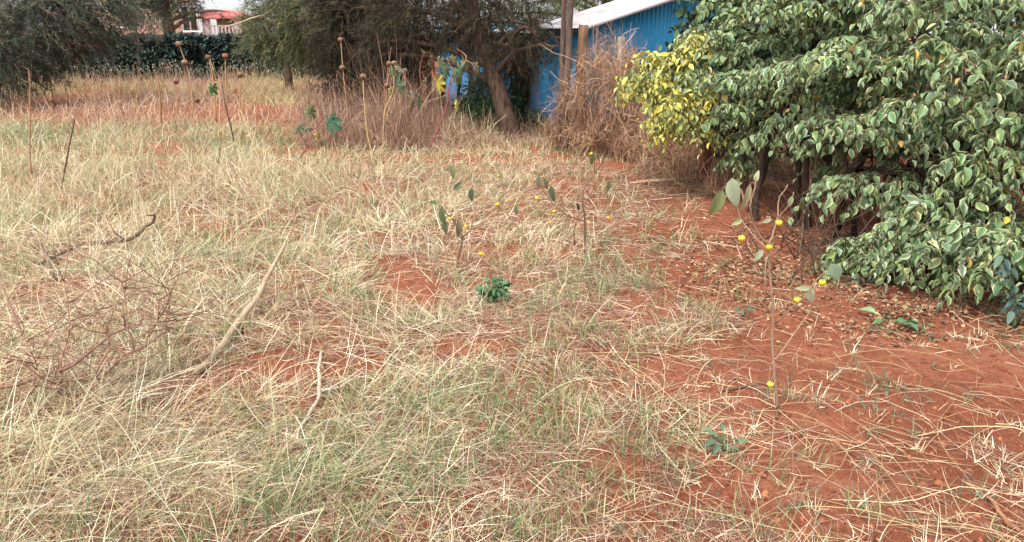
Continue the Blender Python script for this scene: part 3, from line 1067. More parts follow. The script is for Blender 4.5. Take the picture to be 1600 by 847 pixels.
# creeper on the shed
cr = thing('creeper', 'dark green creeper climbing beside the leaning trunk against the blue wall', 'creeper', tuple(G(752, 205)))
CL = [(745, 150, 13.2, .35), (735, 185, 13, .35), (765, 180, 12.9, .35), (755, 130, 13.4, .22), (775, 150, 13.2, .2), (800, 165, 13.3, .3), (812, 140, 13.6, .22), (790, 190, 13, .25), (720, 195, 13, .25), (835, 180, 12.9, .16), (725, 165, 13.2, .2)]
cc, crr = np.array([P(*a[:3]) for a in CL]), np.array([a[3] for a in CL])
n = 4200
k = rng.choice(len(cc), n, p=crr ** 2 / (crr ** 2).sum())
pp = cc[k] + nrm(rng.normal(0, 1, (n, 3))) * (crr[k] * rng.random(n) ** .5)[:, None]
pp[:, 2] = np.maximum(pp[:, 2], .05)
mb = MB()
stamp(mb, *small_leaf(.5), frames(rng.normal(0, .6, (n, 3)) + [0, -.3, -.6], rng.normal(0, .5, (n, 3)) + [0, -.5, .8]), pp, rng.uniform(.05, .085, n), pick(n, [(52, 84, 52), (66, 96, 58), (40, 70, 46), (86, 112, 66)], .2))
mb.build('foliage', 'leaf', cr)['kind'] = 'stuff'
vm = MB()
for c in cc:
    vm.tube(wiggle([(c[0] + rng.normal(0, .1), c[1], 0), (c[0], c[1], c[2] * .5), c + [0, 0, .2]], .03), [.012, .006], 4)
vm.build('vines', 'bark_dark', cr)['kind'] = 'stuff'


# ================================================================ posts and poles
def pole(name, label, cat, pts, rads, mat, ns=9, group=None, amp=.008):
    p = wiggle(pts, amp, 5)
    V, Q, T = tube(p, rads, ns)
    V = V + nrm(V - V.mean(0)) * (.004 * vnoise(V[:, 2] * 9 + V[:, 0] * 30, V[:, 1] * 30, 61))[:, None]
    ob = MB().add(V, Q, T).build(name, mat, None, True, origin=pts[0])
    return tag(ob, label, cat, group)


b = G(884, 236)
pole('wooden_pole', 'tall grey wooden pole rising out of the photograph beside the shed corner', 'pole', [b, P(884, 150, b[1]), P(889, 60, b[1]), P(893, -60, b[1])], [.052, .05, .048, .044], 'post_grey')
b2 = G(872, 232)
pole('wooden_pole', 'thinner grey pole leaning against the tall grey pole', 'pole', [b2, P(878, 120, b2[1]), P(880, 50, b2[1]), P(882, -40, b2[1])], [.042, .04, .036, .032], 'post_grey')
b = G(906, 232)
pole('tree_stump', 'cut off brown trunk with flat top below the roof corner', 'stump', [b, P(906, 140, b[1]), P(912, 39, b[1])], [.085, .072, .068], 'post_tan', 10)
b = G(968, 244)
m = MB()
tp = P(972, 57, b[1])
m.box((b[0] - .045, b[1], -.1), (.09, 0, 0), (0, .09, 0), (tp[0] - b[0], 0, tp[2] + .1))
tag(m.build('concrete_post', 'concrete', None, origin=b), 'pale square concrete fence post rising from the dry vines', 'post')
b = G(1100, 284)
pole('fence_post', 'red brown wooden fence post standing under the yellow bush', 'post', [b, P(1101, 250, b[1]), P(1102, 190, b[1])], [.06, .055, .055], 'post_red')
b = G(1110, 282)
pole('fence_stake', 'thin orange brown stake standing against the red brown fence post', 'stake', [b, P(1109, 250, b[1] - .02), P(1108, 200, b[1])], [.022, .022, .02], 'post_tan')
for (x0, y0, x1, y1, r, lab, mt) in ((672, 190, 670, 108, .055, 'weathered upright stake behind the red stemmed castor plant', 'post_grey'),
                                    (658, 188, 654, 104, .04, 'dark red brown stake left of the weathered stake', 'post_red'),
                                    (690, 188, 693, 120, .06, 'dark stout post behind the yellow castor leaf', 'bark_dark'),
                                    (712, 196, 720, 110, .03, 'thin dark post at the left end of the creeper', 'bark_dark')):
    b = G(x0, y0)
    pole('fence_stake', lab, 'stake', [b, P((x0 + x1) / 2, (y0 + y1) / 2, b[1]), P(x1, y1, b[1])], [r, r, r * .9], mt, 8)
m = MB()
a = G(1102, 284)
for (y0, y1) in ((258, 257), (235, 238)):
    p0, p1 = P(1102, y0, a[1] - .06), P(1335, y1, 6.4)
    m.tube([p0, (p0 + p1) / 2 - [0, 0, .015], p1], .0035, 4)
m.build('fence_wire', 'wire', None, origin=a)
tag(bpy.data.objects['fence_wire'], 'thin slack fence wires strung from the red post into the shrub', 'wire')

# ================================================================ dry vine tangle
tang = thing('dry_vine_tangle', 'heap of dead pinkish brown vines smothering the fence before the shed', 'vine', tuple(G(985, 255)))
TL_ = [(905, 180, 10.6, .4), (940, 130, 10.8, .35), (960, 200, 10.3, .5), (1010, 215, 9.6, .5), (1050, 240, 8.8, .42), (920, 220, 10.2, .35), (980, 110, 10.8, .25), (1080, 270, 8.3, .3), (870, 215, 10.8, .25), (995, 165, 10.2, .35), (1060, 285, 8.0, .2), (1150, 300, 7.9, .25), (1120, 320, 7.4, .2), (950, 80, 11, .2), (985, 90, 10, .16), (960, 120, 9.9, .2), (930, 95, 10.3, .2), (900, 140, 10.2, .22), (975, 140, 9.8, .25)]
tc, tr = np.array([P(*a[:3]) for a in TL_]), np.array([a[3] for a in TL_])
n = 8500
k = rng.choice(len(tc), n, p=tr ** 2 / (tr ** 2).sum())
pp = tc[k] + nrm(rng.normal(0, 1, (n, 3))) * (tr[k] * rng.random(n) ** .5)[:, None]
pp[:, 2] = np.maximum(pp[:, 2], .04)
PAL_VINE = [(168, 130, 104), (186, 150, 122), (146, 108, 88), (200, 172, 140), (128, 96, 80), (176, 146, 110)]
V, Q, C = ribbons(pp[:, 0], pp[:, 1], pp[:, 2], rng.uniform(.12, .5, n), rng.uniform(0, 3.0, n), rng.normal(0, 1.4, n), rng.uniform(0, 6.28, n), rng.normal(0, 1.5, n), rng.uniform(.004, .009, n), pick(n, PAL_VINE, .2), 4, True, .5)
MB().add(V, Q, None, C).build('dead_vines', 'grass', tang)['kind'] = 'stuff'
m = MB()
for i in range(26):
    c = tc[rng.integers(len(tc))]
    p0 = np.array([c[0] + rng.normal(0, .3), c[1] + rng.normal(0, .15), 0.0])
    m.tube(wiggle([p0, (p0 + c) / 2 + rng.normal(0, .1, 3), c + rng.normal(0, .2, 3), c + rng.normal(0, .4, 3)], .03, 4), [.012, .006, .003], 4, lin(178, 148, 120))
m.build('stems', 'stick', tang)['kind'] = 'stuff'


# ================================================================ grass
def region(n, y0, y1, k=.74, pad=.7):
    y = np.sqrt(rng.random(n) * (y1 * y1 - y0 * y0) + y0 * y0)
    x = rng.uniform(-1, 1, n) * (k * y + pad)
    return x, y


STRAW = [(226, 211, 176), (236, 225, 196), (210, 191, 152), (244, 237, 214), (184, 161, 122), (216, 203, 170), (230, 217, 188), (196, 177, 142)]
STRAW_MID = [(190, 170, 134), (204, 186, 152), (178, 156, 120), (214, 198, 168), (164, 144, 112), (172, 160, 122)]
GREENS = [(106, 134, 84), (128, 150, 98), (90, 122, 80), (146, 158, 108), (80, 114, 80)]
PINK = [(176, 146, 126), (160, 128, 110), (194, 166, 142), (144, 114, 98), (184, 156, 128), (202, 180, 150)]


def greenness(x, y):
    px, py = proj(x, y)
    g = .26 + .6 * np.clip(vnoise(x * 1.1, y * 1.1, 51) * .9 + vnoise(x * 3, y * 3, 52) * .4, 0, 1)
    g = g + .7 * np.exp(-((py - 212) / 34) ** 2) * (px < 470) * (.6 + .4 * vnoise(x * .8, y * .8, 53))
    for (cx, cy, rx, ry, a) in ((880, 480, 70, 40, .5), (1060, 715, 45, 50, .9), (690, 650, 120, 60, .35), (830, 600, 100, 60, .35), (370, 430, 60, 50, .4), (560, 480, 90, 60, .35), (640, 800, 200, 60, .25), (960, 520, 80, 25, .4)):
        g = g + a * np.exp(-((px - cx) / rx) ** 2 - ((py - cy) / ry) ** 2)
    return np.clip(g, 0, 1)


def build_grass():
    mbs = MB()
    # --- long straw, combed in swathes
    for (y0, y1, dens, wd, nseg, hs_) in ((1.35, 3.2, 4300, .0025, 4, .56), (3.2, 5.5, 3300, .003, 3, .55), (5.5, 9, 1850, .0044, 3, .55), (9, 13.2, 900, .0065, 2, .56)):
        area = (y1 - y0) * (.74 * (y0 + y1) + 1.4)
        n = int(area * dens)
        x, y = region(n, y0, y1)
        px, py = proj(x, y)
        so = soil(x, y)
        keep = rng.random(n) < (1 - 1.0 * so) * (.22 + .78 * sstep(-.5, .55, vnoise(x * 2.1, y * 2.1, 54) + .5 * vnoise(x * 6, y * 6, 58))) * np.where(px > 860, .42, 1) * (1 - .2 * sstep(560, 720, px) * (y > 4.6) * (y < 9.3)) * (1 - .9 * sstep(-.25, .35, x - (1.15 + .16 * (8 - y))) * (y > 5.6) * (y < 9.5))
        x, y, px, py = x[keep], y[keep], px[keep], py[keep]
        n = len(x)
        # most blades grow out of rooted tussocks
        cs = .17
        ix, iy = np.floor(x / cs).astype(np.int64), np.floor(y / cs).astype(np.int64)
        tus = rng.random(n) < .6
        jx, jy = (ix + .5 + .45 * _hash(ix, iy, 5)) * cs, (iy + .5 + .45 * _hash(ix, iy, 6)) * cs
        x = np.where(tus, jx + rng.normal(0, .022, n), x)
        y = np.where(tus, jy + rng.normal(0, .022, n), y)
        az = 2.6 * vnoise(x * 1.1 + 3, y * 1.1, 55) + .9 + rng.normal(0, 1.25, n) + np.where(tus, .9 * _hash(ix, iy, 7), 0)
        flat = sstep(-.5, .6, vnoise(x * .9, y * .9, 56))
        up = sstep(5.0, 8, y) * .75
        lean = np.abs(rng.normal(.95 + .35 * flat - .6 * up, .4, n))
        L = rng.gamma(3.2, .12, n).clip(.08, .66) * hs_ * np.where(px > 700, .72, 1) * (1 - .3 * sstep(6.5, 9.5, y) * (px > 420))
        gr = greenness(x, y)
        isg = rng.random(n) < gr * np.where(y > 9, .75, .42)
        col = np.where(isg[:, None], pick(n, GREENS), np.where((rng.random(n) < .25 + .4 * (y > 6.5))[:, None], pick(n, STRAW_MID), pick(n, STRAW)))
        col2 = np.where(isg[:, None], col * .6 + .4 * pick(n, STRAW), col)
        w = wd * rng.uniform(.55, 1.35, n)
        V, Q, C = ribbons(x, y, gz(x, y) - .01, L, lean, rng.normal(.55, .5, n), az, rng.normal(0, .5, n), w, col, nseg, col2=col2)
        mbs.add(V, Q, None, C)
    tag(mbs.build('straw_grass', 'grass'), 'long pale dry grass lying in swathes over the whole field', 'grass', kind='stuff')

    # --- short green and yellowing tufts
    mbs = MB()
    for (y0, y1, dens, nb, wd, nseg) in ((1.35, 3.2, 120, 18, .003, 3), (3.2, 5.5, 80, 16, .0038, 3), (5.5, 9, 46, 13, .005, 3), (9, 13.2, 22, 12, .008, 2)):
        area = (y1 - y0) * (.74 * (y0 + y1) + 1.4)
        n = int(area * dens)
        x, y = region(n, y0, y1)
        so = soil(x, y)
        g = greenness(x, y)
        keep = rng.random(n) < (1 - .93 * so) * (.15 + .85 * g)
        x, y, g = x[keep], y[keep], g[keep]
        n = len(x)
        X = np.repeat(x, nb) + rng.normal(0, .045, n * nb)
        Y = np.repeat(y, nb) + rng.normal(0, .045, n * nb)
        m = len(X)
        gg = np.repeat(g, nb)
        col = np.where((rng.random(m) < .3 + .6 * gg)[:, None], pick(m, GREENS, .16), pick(m, STRAW_MID))
        L = np.repeat(rng.uniform(.06, .2, n), nb) * rng.uniform(.5, 1.3, m)
        V, Q, C = ribbons(X, Y, gz(X, Y) - .005, L, np.abs(rng.normal(.35, .3, m)), rng.normal(.5, .4, m), rng.uniform(0, 6.28, m), rng.normal(0, .4, m), wd * rng.uniform(.6, 1.3, m), col, nseg, taper=.85)
        mbs.add(V, Q, None, C)
    tag(mbs.build('green_grass', 'grass'), 'short green tufts growing through the dry grass', 'grass', kind='stuff')

    # --- matted thatch on the soil
    mbs = MB()
    for (y0, y1, dens, wd) in ((1.35, 3.2, 3800, .0022), (3.2, 5.5, 2900, .0028), (5.5, 9, 1300, .0045)):
        area = (y1 - y0) * (.74 * (y0 + y1) + 1.4)
        n = int(area * dens)
        x, y = region(n, y0, y1)
        so = soil(x, y)
        keep = rng.random(n) < (1 - .93 * so) * (.35 + .65 * sstep(-.4, .4, vnoise(x * 2.4, y * 2.4, 57)))
        x, y = x[keep], y[keep]
        n = len(x)
        L = rng.gamma(3, .035, n).clip(.02, .3)
        V, Q, C = ribbons(x, y, gz(x, y) + .004 + rng.random(n) ** 2 * .03, L, rng.normal(1.52, .12, n), rng.normal(.1, .2, n), rng.uniform(0, 6.28, n), rng.normal(0, .7, n), wd * rng.uniform(.5, 1.3, n),
                          pick(n, [(168, 134, 112), (188, 160, 136), (138, 102, 84), (206, 186, 160), (158, 126, 112), (122, 88, 72)], .15), 1, taper=.3)
        mbs.add(V, Q, None, C)
    tag(mbs.build('thatch', 'grass'), 'matted broken straw lying flat on the red soil', 'straw', kind='stuff')


build_grass()


def far_weeds():
    mbs = MB()
    # reddish dead weeds of the far field, yellow green towards the hedge in the middle
    n = 105000
    x, y = region(n, 12.2, 26.4, .76, 1)
    px, py = proj(x, y)
    edge = 12.6 + .9 * vnoise(x * .5, x * 0 + 3, 71) + .5 * vnoise(x * 2, x * 0, 72)
    keep = (y > edge) & ~((px > 690) & (y > 14.5)) & (px < 1200)
    keep &= rng.random(n) < (.55 + .45 * vnoise(x * .7, y * .7, 73))
    x, y, px = x[keep], y[keep], px[keep]
    n = len(x)
    yel = sstep(.1, .5, vnoise(x * .35 + 5, y * .35, 74) + .9 * np.exp(-((px - 430) / 60) ** 2) * (y > 16) - .2)
    col = np.where((rng.random(n) < yel)[:, None], pick(n, [(182, 168, 126), (164, 158, 116), (198, 182, 140)]), pick(n, PINK, .16))
    L = rng.gamma(5, .085, n).clip(.1, .9) * (.65 + .5 * vnoise(x * .9, y * .9, 75).clip(-.6, 1))
    V, Q, C = ribbons(x, y, gz(x, y), L, np.abs(rng.normal(.4, .35, n)), rng.normal(.5, .5, n), rng.uniform(0, 6.28, n), rng.normal(0, .5, n), rng.uniform(.006, .016, n), col, 2)
    mbs.add(V, Q, None, C)
    n = 900
    x, y = rng.uniform(hx0, hx1, n), rng.uniform(23.8, 26.2, n)
    kp = rng.random(n) < sstep(-.3, .4, vnoise(x * 1.3, y * 1.3, 77))
    x, y = x[kp], y[kp]
    n = len(x)
    L = rng.uniform(.35, .75, n)
    V, Q, C = ribbons(x, y, gz(x, y), L, np.abs(rng.normal(.1, .15, n)), rng.normal(.1, .3, n), rng.uniform(0, 6.28, n), rng.normal(0, .5, n), rng.uniform(.01, .02, n), pick(n, [(150, 126, 100), (160, 150, 120)]), 2)
    mbs.add(V, Q, None, C)
    tops = V.reshape(n, 3, 2, 3)[:, 2].mean(1)
    for _ in range(3):
        stamp(mbs, *small_leaf(.7), frames(rng.normal(0, 1, (n, 3)), rng.normal(0, 1, (n, 3)) + [0, -.5, .5]), tops + rng.normal(0, .035, (n, 3)), rng.uniform(.03, .06, n), pick(n, [(196, 186, 178), (180, 178, 150), (140, 150, 110)]))
    tag(mbs.build('dead_weeds', 'grass'), 'reddish brown dead weeds filling the far field up to the hedge', 'weeds', kind='stuff')
    # taller brown weeds around the castor plants and along the foot of the trees
    mbs = MB()
    n = 19000
    px, py = rng.uniform(470, 880, n), rng.uniform(165, 236, n)
    u = (px - 800) / F
    v = (423.5 - py) / F
    t = CAM_Z / (sP - v * cP)
    x, y = u * t, (cP + v * sP) * t
    keep = rng.random(n) < (.35 + .65 * np.exp(-((px - 610) / 95) ** 2)) * np.where(px > 700, .55, 1)
    x, y, px = x[keep], y[keep], px[keep]
    n = len(x)
    tall = .42 + .85 * np.exp(-((px - 610) / 95) ** 2)
    L = rng.uniform(.15, 1.0, n) ** 1.3 * tall * (.85 + .7 * vnoise(x * 2.2, y * 2.2, 76))
    V, Q, C = ribbons(x, y, gz(x, y), L, np.abs(rng.normal(.28, .3, n)), rng.normal(.3, .7, n), rng.uniform(0, 6.28, n), rng.normal(0, .8, n), rng.uniform(.005, .011, n),
                      np.where((px < 690)[:, None] | (rng.random(n) < .3)[:, None], pick(n, [(146, 116, 98), (166, 134, 114), (128, 98, 84), (190, 158, 134)], .16), pick(n, STRAW_MID)), 3)
    mbs.add(V, Q, None, C)
    # side twigs make the stand look branched
    m = n
    q = rng.integers(0, n, m)
    hx, hy = x[q] + rng.normal(0, .06, m), y[q] + rng.normal(0, .06, m)
    hz = gz(hx, hy) + L[q] * rng.uniform(.2, .7, m)
    V, Q, C = ribbons(hx, hy, hz, rng.uniform(.08, .28, m), rng.uniform(.3, 1.3, m), rng.normal(0, .6, m), rng.uniform(0, 6.28, m), rng.normal(0, .5, m), rng.uniform(.004, .007, m), pick(m, [(156, 124, 106), (136, 106, 92), (190, 160, 136)], .16), 2)
    mbs.add(V, Q, None, C)
    tag(mbs.build('tall_weeds', 'grass'), 'tall tangled brown weeds at the foot of the trees and shed', 'weeds', kind='stuff')


far_weeds()


def runners():
    mbs = MB()
    tufts = []
    k = 0
    while k < 115:
        px, py = rng.uniform(880, 1660), rng.uniform(430, 880)
        p = G(px, py)
        if soil(p[0], p[1]) < .3 and rng.random() < .6:
            continue
        k += 1
        L = rng.gamma(3, .17) + .12
        a = rng.normal(-.75, .75) + (math.pi if rng.random() < .3 else 0)
        m = 9
        t = np.linspace(0, 1, m)
        aa = a + rng.normal(0, .5) * t + .25 * np.sin(t * rng.uniform(3, 9) + rng.uniform(0, 6))
        x = p[0] + np.cumsum(np.cos(aa)) * L / m
        y = p[1] + np.cumsum(np.sin(aa)) * L / m
        arch = rng.choice([0, 0, .02, .05, .1]) * np.sin(math.pi * t) * L * 1.2
        z = gz(x, y) + .004 + arch
        r = rng.uniform(.0008, .0020)
        mbs.tube(np.stack([x, y, z], -1), [r, r, r * .6], 4, pick(1, [(206, 184, 144), (222, 204, 164), (190, 160, 120), (178, 140, 104)])[0])
        for j in rng.choice(m, 2, replace=False):
            if rng.random() < .55:
                tufts.append((x[j], y[j]))
    tag(mbs.build('grass_runners', 'grass'), 'long dry grass runners creeping over the bare red soil', 'grass', kind='stuff')
    for _ in range(120):
        p = G(rng.uniform(900, 1620), rng.uniform(470, 860))
        tufts.append((p[0], p[1]))
    tf = np.array(tufts)
    nb = 13
    x = np.repeat(tf[:, 0], nb) + rng.normal(0, .02, len(tf) * nb)
    y = np.repeat(tf[:, 1], nb) + rng.normal(0, .02, len(tf) * nb)
    n = len(x)
    g = np.repeat(rng.random(len(tf)), nb)
    col = np.where((g < .55)[:, None], pick(n, [(104, 116, 94), (120, 132, 100), (92, 108, 92), (136, 142, 108)], .15), pick(n, STRAW, .1))
    V, Q, C = ribbons(x, y, gz(x, y), rng.uniform(.02, .09, n) * np.repeat(rng.uniform(.5, 1.5, len(tf)), nb), rng.uniform(.1, 1.3, n), rng.normal(.3, .4, n), rng.uniform(0, 6.28, n), rng.normal(0, .4, n), rng.uniform(.002, .004, n), col, 3, taper=.8)
    mbs = MB().add(V, Q, None, C)
    # loose straw crossing the bare soil, and the thicker straw heaps at the lower right
    n = 800
    px, py = rng.uniform(880, 1640, n), rng.uniform(440, 870, n)
    band = np.exp(-((py - (690 + .18 * (px - 1300))) / 45) ** 2) + np.exp(-((px - 1500) / 110) ** 2 - ((py - 770) / 60) ** 2) + .7 * np.exp(-((py - (585 + .1 * (px - 1000))) / 25) ** 2)
    kp = rng.random(n) < .12 + .8 * band
    pts = np.array([G(a, b) for a, b in zip(px[kp], py[kp])])
    n = len(pts)
    V, Q, C = ribbons(pts[:, 0], pts[:, 1], pts[:, 2] + rng.random(n) * .02, rng.gamma(3, .06, n).clip(.03, .6), rng.normal(1.45, .15, n), rng.normal(.12, .15, n), rng.normal(-.6, .8, n) + math.pi * rng.integers(0, 2, n), rng.normal(0, .5, n), rng.uniform(.001, .0023, n), pick(n, STRAW + [(190, 160, 140), (176, 138, 112)], .12), 4, taper=.4)
    mbs.add(V, Q, None, C)
    tag(mbs.build('soil_tufts', 'grass'), 'scattered grey green tufts and loose straws on the red soil', 'grass', kind='stuff')


runners()


def litter():
    mb = MB()
    lv, lq = small_leaf(.6)
    n = 21000
    px, py = rng.uniform(990, 1640, n), rng.uniform(335, 545, n)
    m = 1.0 * np.exp(-((px - 1200) / 130) ** 2 - ((py - 415) / 48) ** 2) + 1.0 * np.exp(-((px - 1430) / 150) ** 2 - ((py - 480) / 42) ** 2) + .5 * np.exp(-((px - 1090) / 60) ** 2 - ((py - 360) / 22) ** 2) + .7 * np.exp(-((px - 1350) / 250) ** 2 - ((py - 390) / 45) ** 2)
    m = m * (.25 + .75 * sstep(-.4, .3, vnoise(px * .03, py * .06, 81)))
    kp = rng.random(n) < m
    pts = np.array([G(a, b) for a, b in zip(px[kp], py[kp])])
    n = len(pts)
    pts[:, 2] += rng.random(n) * .018
    f = np.stack([rng.normal(0, 1, n), rng.normal(0, 1, n), rng.normal(0, .22, n)], -1)
    nn = np.stack([rng.normal(0, .4, n), rng.normal(0, .4, n), np.where(rng.random(n) < .7, 1, -1)], -1)
    stamp(mb, lv, lq, frames(f, nn), pts, rng.uniform(.016, .044, n), pick(n, [(126, 94, 70), (150, 114, 84), (102, 72, 56), (176, 144, 110), (136, 98, 72), (90, 64, 52), (146, 126, 94)], .2))
    tag(mb.build('leaf_litter', 'litter'), 'brown fallen leaves strewn under and before the variegated shrub', 'leaf litter', kind='stuff')
    # clods and pebbles
    mb = MB()
    px, py = rng.uniform(520, 1640, 11000), rng.uniform(390, 870, 11000)
    pts = np.array([G(a, b) for a, b in zip(px, py)])
    kp = soil(pts[:, 0], pts[:, 1]) > .45
    pts = pts[kp]
    n = len(pts)
    oc = np.array([(1, 0, 0), (-1, 0, 0), (0, 1, 0), (0, -1, 0), (0, 0, 1), (0, 0, -1)], float)
    ot = np.array([(0, 2, 4), (2, 1, 4), (1, 3, 4), (3, 0, 4), (2, 0, 5), (1, 2, 5), (3, 1, 5), (0, 3, 5)])
    s = np.minimum(rng.gamma(1.1, .004, n), .022) + .0012
    V = oc[None] * rng.uniform(.6, 1.3, (n, 6, 1)) * s[:, None, None] * np.array([1, 1, .7]) + rng.normal(0, .15, (n, 6, 3)) * s[:, None, None] + pts[:, None]
    col = pick(n, [(132, 76, 54), (114, 64, 46), (148, 92, 66), (136, 82, 58), (126, 72, 52)], .14)
    mb.add(V.reshape(-1, 3), None, ((np.arange(n) * 6)[:, None, None] + ot[None]).reshape(-1, 3), np.repeat(col, 6, 0))
    tag(mb.build('soil_clods', 'litter'), 'small red clods and pale grit on the bare soil', 'clods', kind='stuff')


litter()


# ================================================================ single plants
def px_path(pts, n=4, amp=.006):
    """points (px, py, Y) or ground points"""
    return wiggle([p if len(p) == 3 and isinstance(p, np.ndarray) else P(*p) for p in pts], amp, n)




def petiole(root, at, stems, r, col, most=9.0):
    """thin stalk from the nearest stem point to a leaf or fruit"""
    allp = np.vstack(stems)
    q = allp[np.argmin(np.linalg.norm(allp - at, axis=1))]
    L = np.linalg.norm(q - at)
    if .004 < L < most:
        MB().tube(smooth_path([q, (q + at) / 2 + [0, 0, .12 * L], at], 3), [r, r * .7], 4, lin(*col)).build('leaf_stalk', 'stick', root, True)


def ball(r, nu=12, nv=8, spike=0.0):
    V, Q = [], []
    for i in range(nv + 1):
        th = math.pi * i / nv
        for j in range(nu):
            ph = 2 * math.pi * j / nu
            rr = r * (1 + spike * ((i + j) % 2) + rng.normal(0, spike * .3))
            V.append((rr * math.sin(th) * math.cos(ph), rr * math.sin(th) * math.sin(ph), rr * math.cos(th)))
    for i in range(nv):
        for j in range(nu):
            Q.append((i * nu + j, i * nu + (j + 1) % nu, (i + 1) * nu + (j + 1) % nu, (i + 1) * nu + j))
    return np.array(V), np.array(Q)


def add_leaf(root, at, f, n, L, W, col, name='leaf', mat='dull_leaf', shape=None, rows=6, fold=.2, droop=.25, vein=.85):
    lv, lq, le = shape if shape is not None else leaf_mesh(1, W / L, fold, droop, rows, margin=.5, wav=.015)
    Rm = frames(np.array([f], float), np.array([n], float))[0]
    V = (lv @ Rm.T) * L + at
    c = np.array(lin(*col))[None] * (1 - (1 - vein) * (1 - le))[:, None]
    return MB().add(V, lq, None, c).build(name, mat, root, True)


def fruit(root, at, r, col=(232, 204, 54)):
    r = r * (rng.uniform(.85, 1.02) if at[1] < 4 else rng.uniform(.7, .95))
    col = tuple(np.clip(np.array(col) * rng.uniform(.86, 1.0) + rng.normal(0, 6, 3), 20, 250))
    V, Q = ball(r, 14, 9)
    V[:, 2] *= .92
    V += at
    ob = MB().add(V, Q, None, lin(*col)).build('fruit', 'fruit', root, True)
    c = MB()
    for k in range(5):
        a = k * 1.257 + rng.random()
        d = np.array([math.cos(a), math.sin(a), 0])
        s = np.array([-d[1], d[0], 0]) * r * .28
        z = np.array([0, 0, r * .95])
        c.add([at + z * 1.02 - s * .4, at + z * 1.02 + s * .4, at + d * r * .6 + z * .82 + s, at + d * r * .6 + z * .82 - s], [(0, 1, 2, 3)], None, lin(124, 118, 70))
        c.add([at + d * r * .6 + z * .82 - s, at + d * r * .6 + z * .82 + s, at + d * r * .95 + z * .55], None, [(0, 1, 2)], lin(124, 118, 70))
    c.tube([at + [0, 0, r * .9], at + [0, 0, r * 1.5]], r * .12, 4, lin(140, 130, 90))
    c.build('calyx', 'stick', ob)
    return ob


def sodom(name, label, stems, fruits, leaves, group, scol=(150, 122, 100)):
    """stems: (list of (px,py,Y), [radii]); fruits: (px,py,Y,r); leaves: (px,py,Y,L,W,f,col)"""
    base = stems[0][0][0]
    root = thing(name, label, 'plant', tuple(base), group)
    sp = []
    for pts, rad in stems:
        sp.append(px_path(pts, 4, .004))
        MB().tube(sp[-1], np.array(rad) * (.78 if base[1] < 4 else 1.15), 6, lin(*scol)).build('stem', 'stick', root, True)
    for (x, y, Y, r) in fruits:
        fruit(root, P(x, y, Y), r)
        petiole(root, P(x, y, Y) + [0, 0, r * .95], sp, .0018 if Y < 4 else .003, scol)
    for (x, y, Y, L, W, f, col) in leaves:
        add_leaf(root, P(x, y, Y), f, (rng.normal(0, .5), -.8, .5), L, W, col)
        petiole(root, P(x, y, Y), sp, .0018 if Y < 4 else .003, scol)
    return root


GF = 'yellow fruited nightshade plants'
OL, GL = (134, 142, 98), (150, 158, 128)
b = G(1214, 656)
y = b[1]
sodom('fruiting_nightshade', 'tall bare stemmed nightshade with yellow fruits on the red soil before the shrub',
      [([b, (1212, 610, y), (1208, 560, y + .01), (1207, 505, y + .02), (1206, 470, y + .02), (1203, 430, y + .03), (1200, 383, y + .05)], [.0085, .007, .006]),
       ([(1198, 385, y + .05), (1177, 348, y + .03), (1171, 322, y), (1177, 299, y), (1181, 276, y)], [.0055, .005, .003]),
       ([(1201, 383, y + .05), (1211, 354, y + .08), (1215, 339, y + .1), (1217, 313, y + .12), (1231, 288, y + .12)], [.0055, .004, .003]),
       ([(1215, 339, y + .1), (1233, 321, y + .06), (1240, 300, y + .04)], [.004, .003]),
       ([(1196, 470, y), (1194, 440, y - .02), (1196, 412, y - .01), (1203, 395, y + .03)], [.004, .004, .003]),
       ([(1204, 395, y + .05), (1180, 372, y + .14), (1162, 348, y + .2), (1147, 310, y + .22), (1142, 290, y + .22)], [.005, .004, .0025]),
       ([(1211, 506, y + .01), (1242, 476, y - .08), (1265, 456, y - .12), (1278, 436, y - .12), (1300, 414, y - .12)], [.005, .004, .002]),
       ([(1212, 562, y), (1236, 530, y + .1), (1256, 500, y + .15), (1268, 476, y + .15), (1264, 447, y + .15)], [.005, .004, .002]),
       ([(1203, 488, y + .01), (1186, 470, y - .05), (1168, 449, y - .08)], [.004, .002]),
       ([(1213, 640, y), (1228, 612, y - .1), (1240, 585, y - .14), (1238, 560, y - .15)], [.004, .002])],
      [(1159, 372, y + .18, .0165), (1217, 348, y + .06, .0155), (1202, 386, y + .02, .0155), (1285, 441, y - .12, .016), (1246, 468, y - .08, .016), (1204, 600, y - .02, .016)],
      [(1144, 278, y + .22, .125, .062, (.1, -.3, -1), GL), (1128, 296, y + .24, .13, .06, (-.25, 0, -1), OL), (1172, 286, y, .13, .03, (-.1, 0, -1), (160, 152, 118)),
       (1181, 284, y, .045, .022, (.0, -.2, 1), (168, 180, 140)), (1266, 448, y + .15, .075, .04, (.05, -.2, -1), GL), (1300, 412, y - .12, .07, .05, (.3, -.3, -.7), (118, 136, 110)),
       (1192, 390, y + .02, .06, .025, (-.6, -.2, -.8), GL), (1160, 344, y + .2, .05, .02, (-.8, -.2, -.3), (150, 162, 116)), (1140, 292, y + .22, .06, .02, (.8, 0, .3), OL), (1206, 342, y + .08, .045, .018, (-1, -.2, -.3), (150, 150, 116)),
       (1238, 306, y + .04, .05, .02, (-.2, 0, -1), (150, 158, 120)), (1265, 452, y + .15, .06, .022, (-.9, 0, .1), (150, 158, 120))], GF)
DL = (92, 104, 74)
b = G(712, 424)
y = b[1]
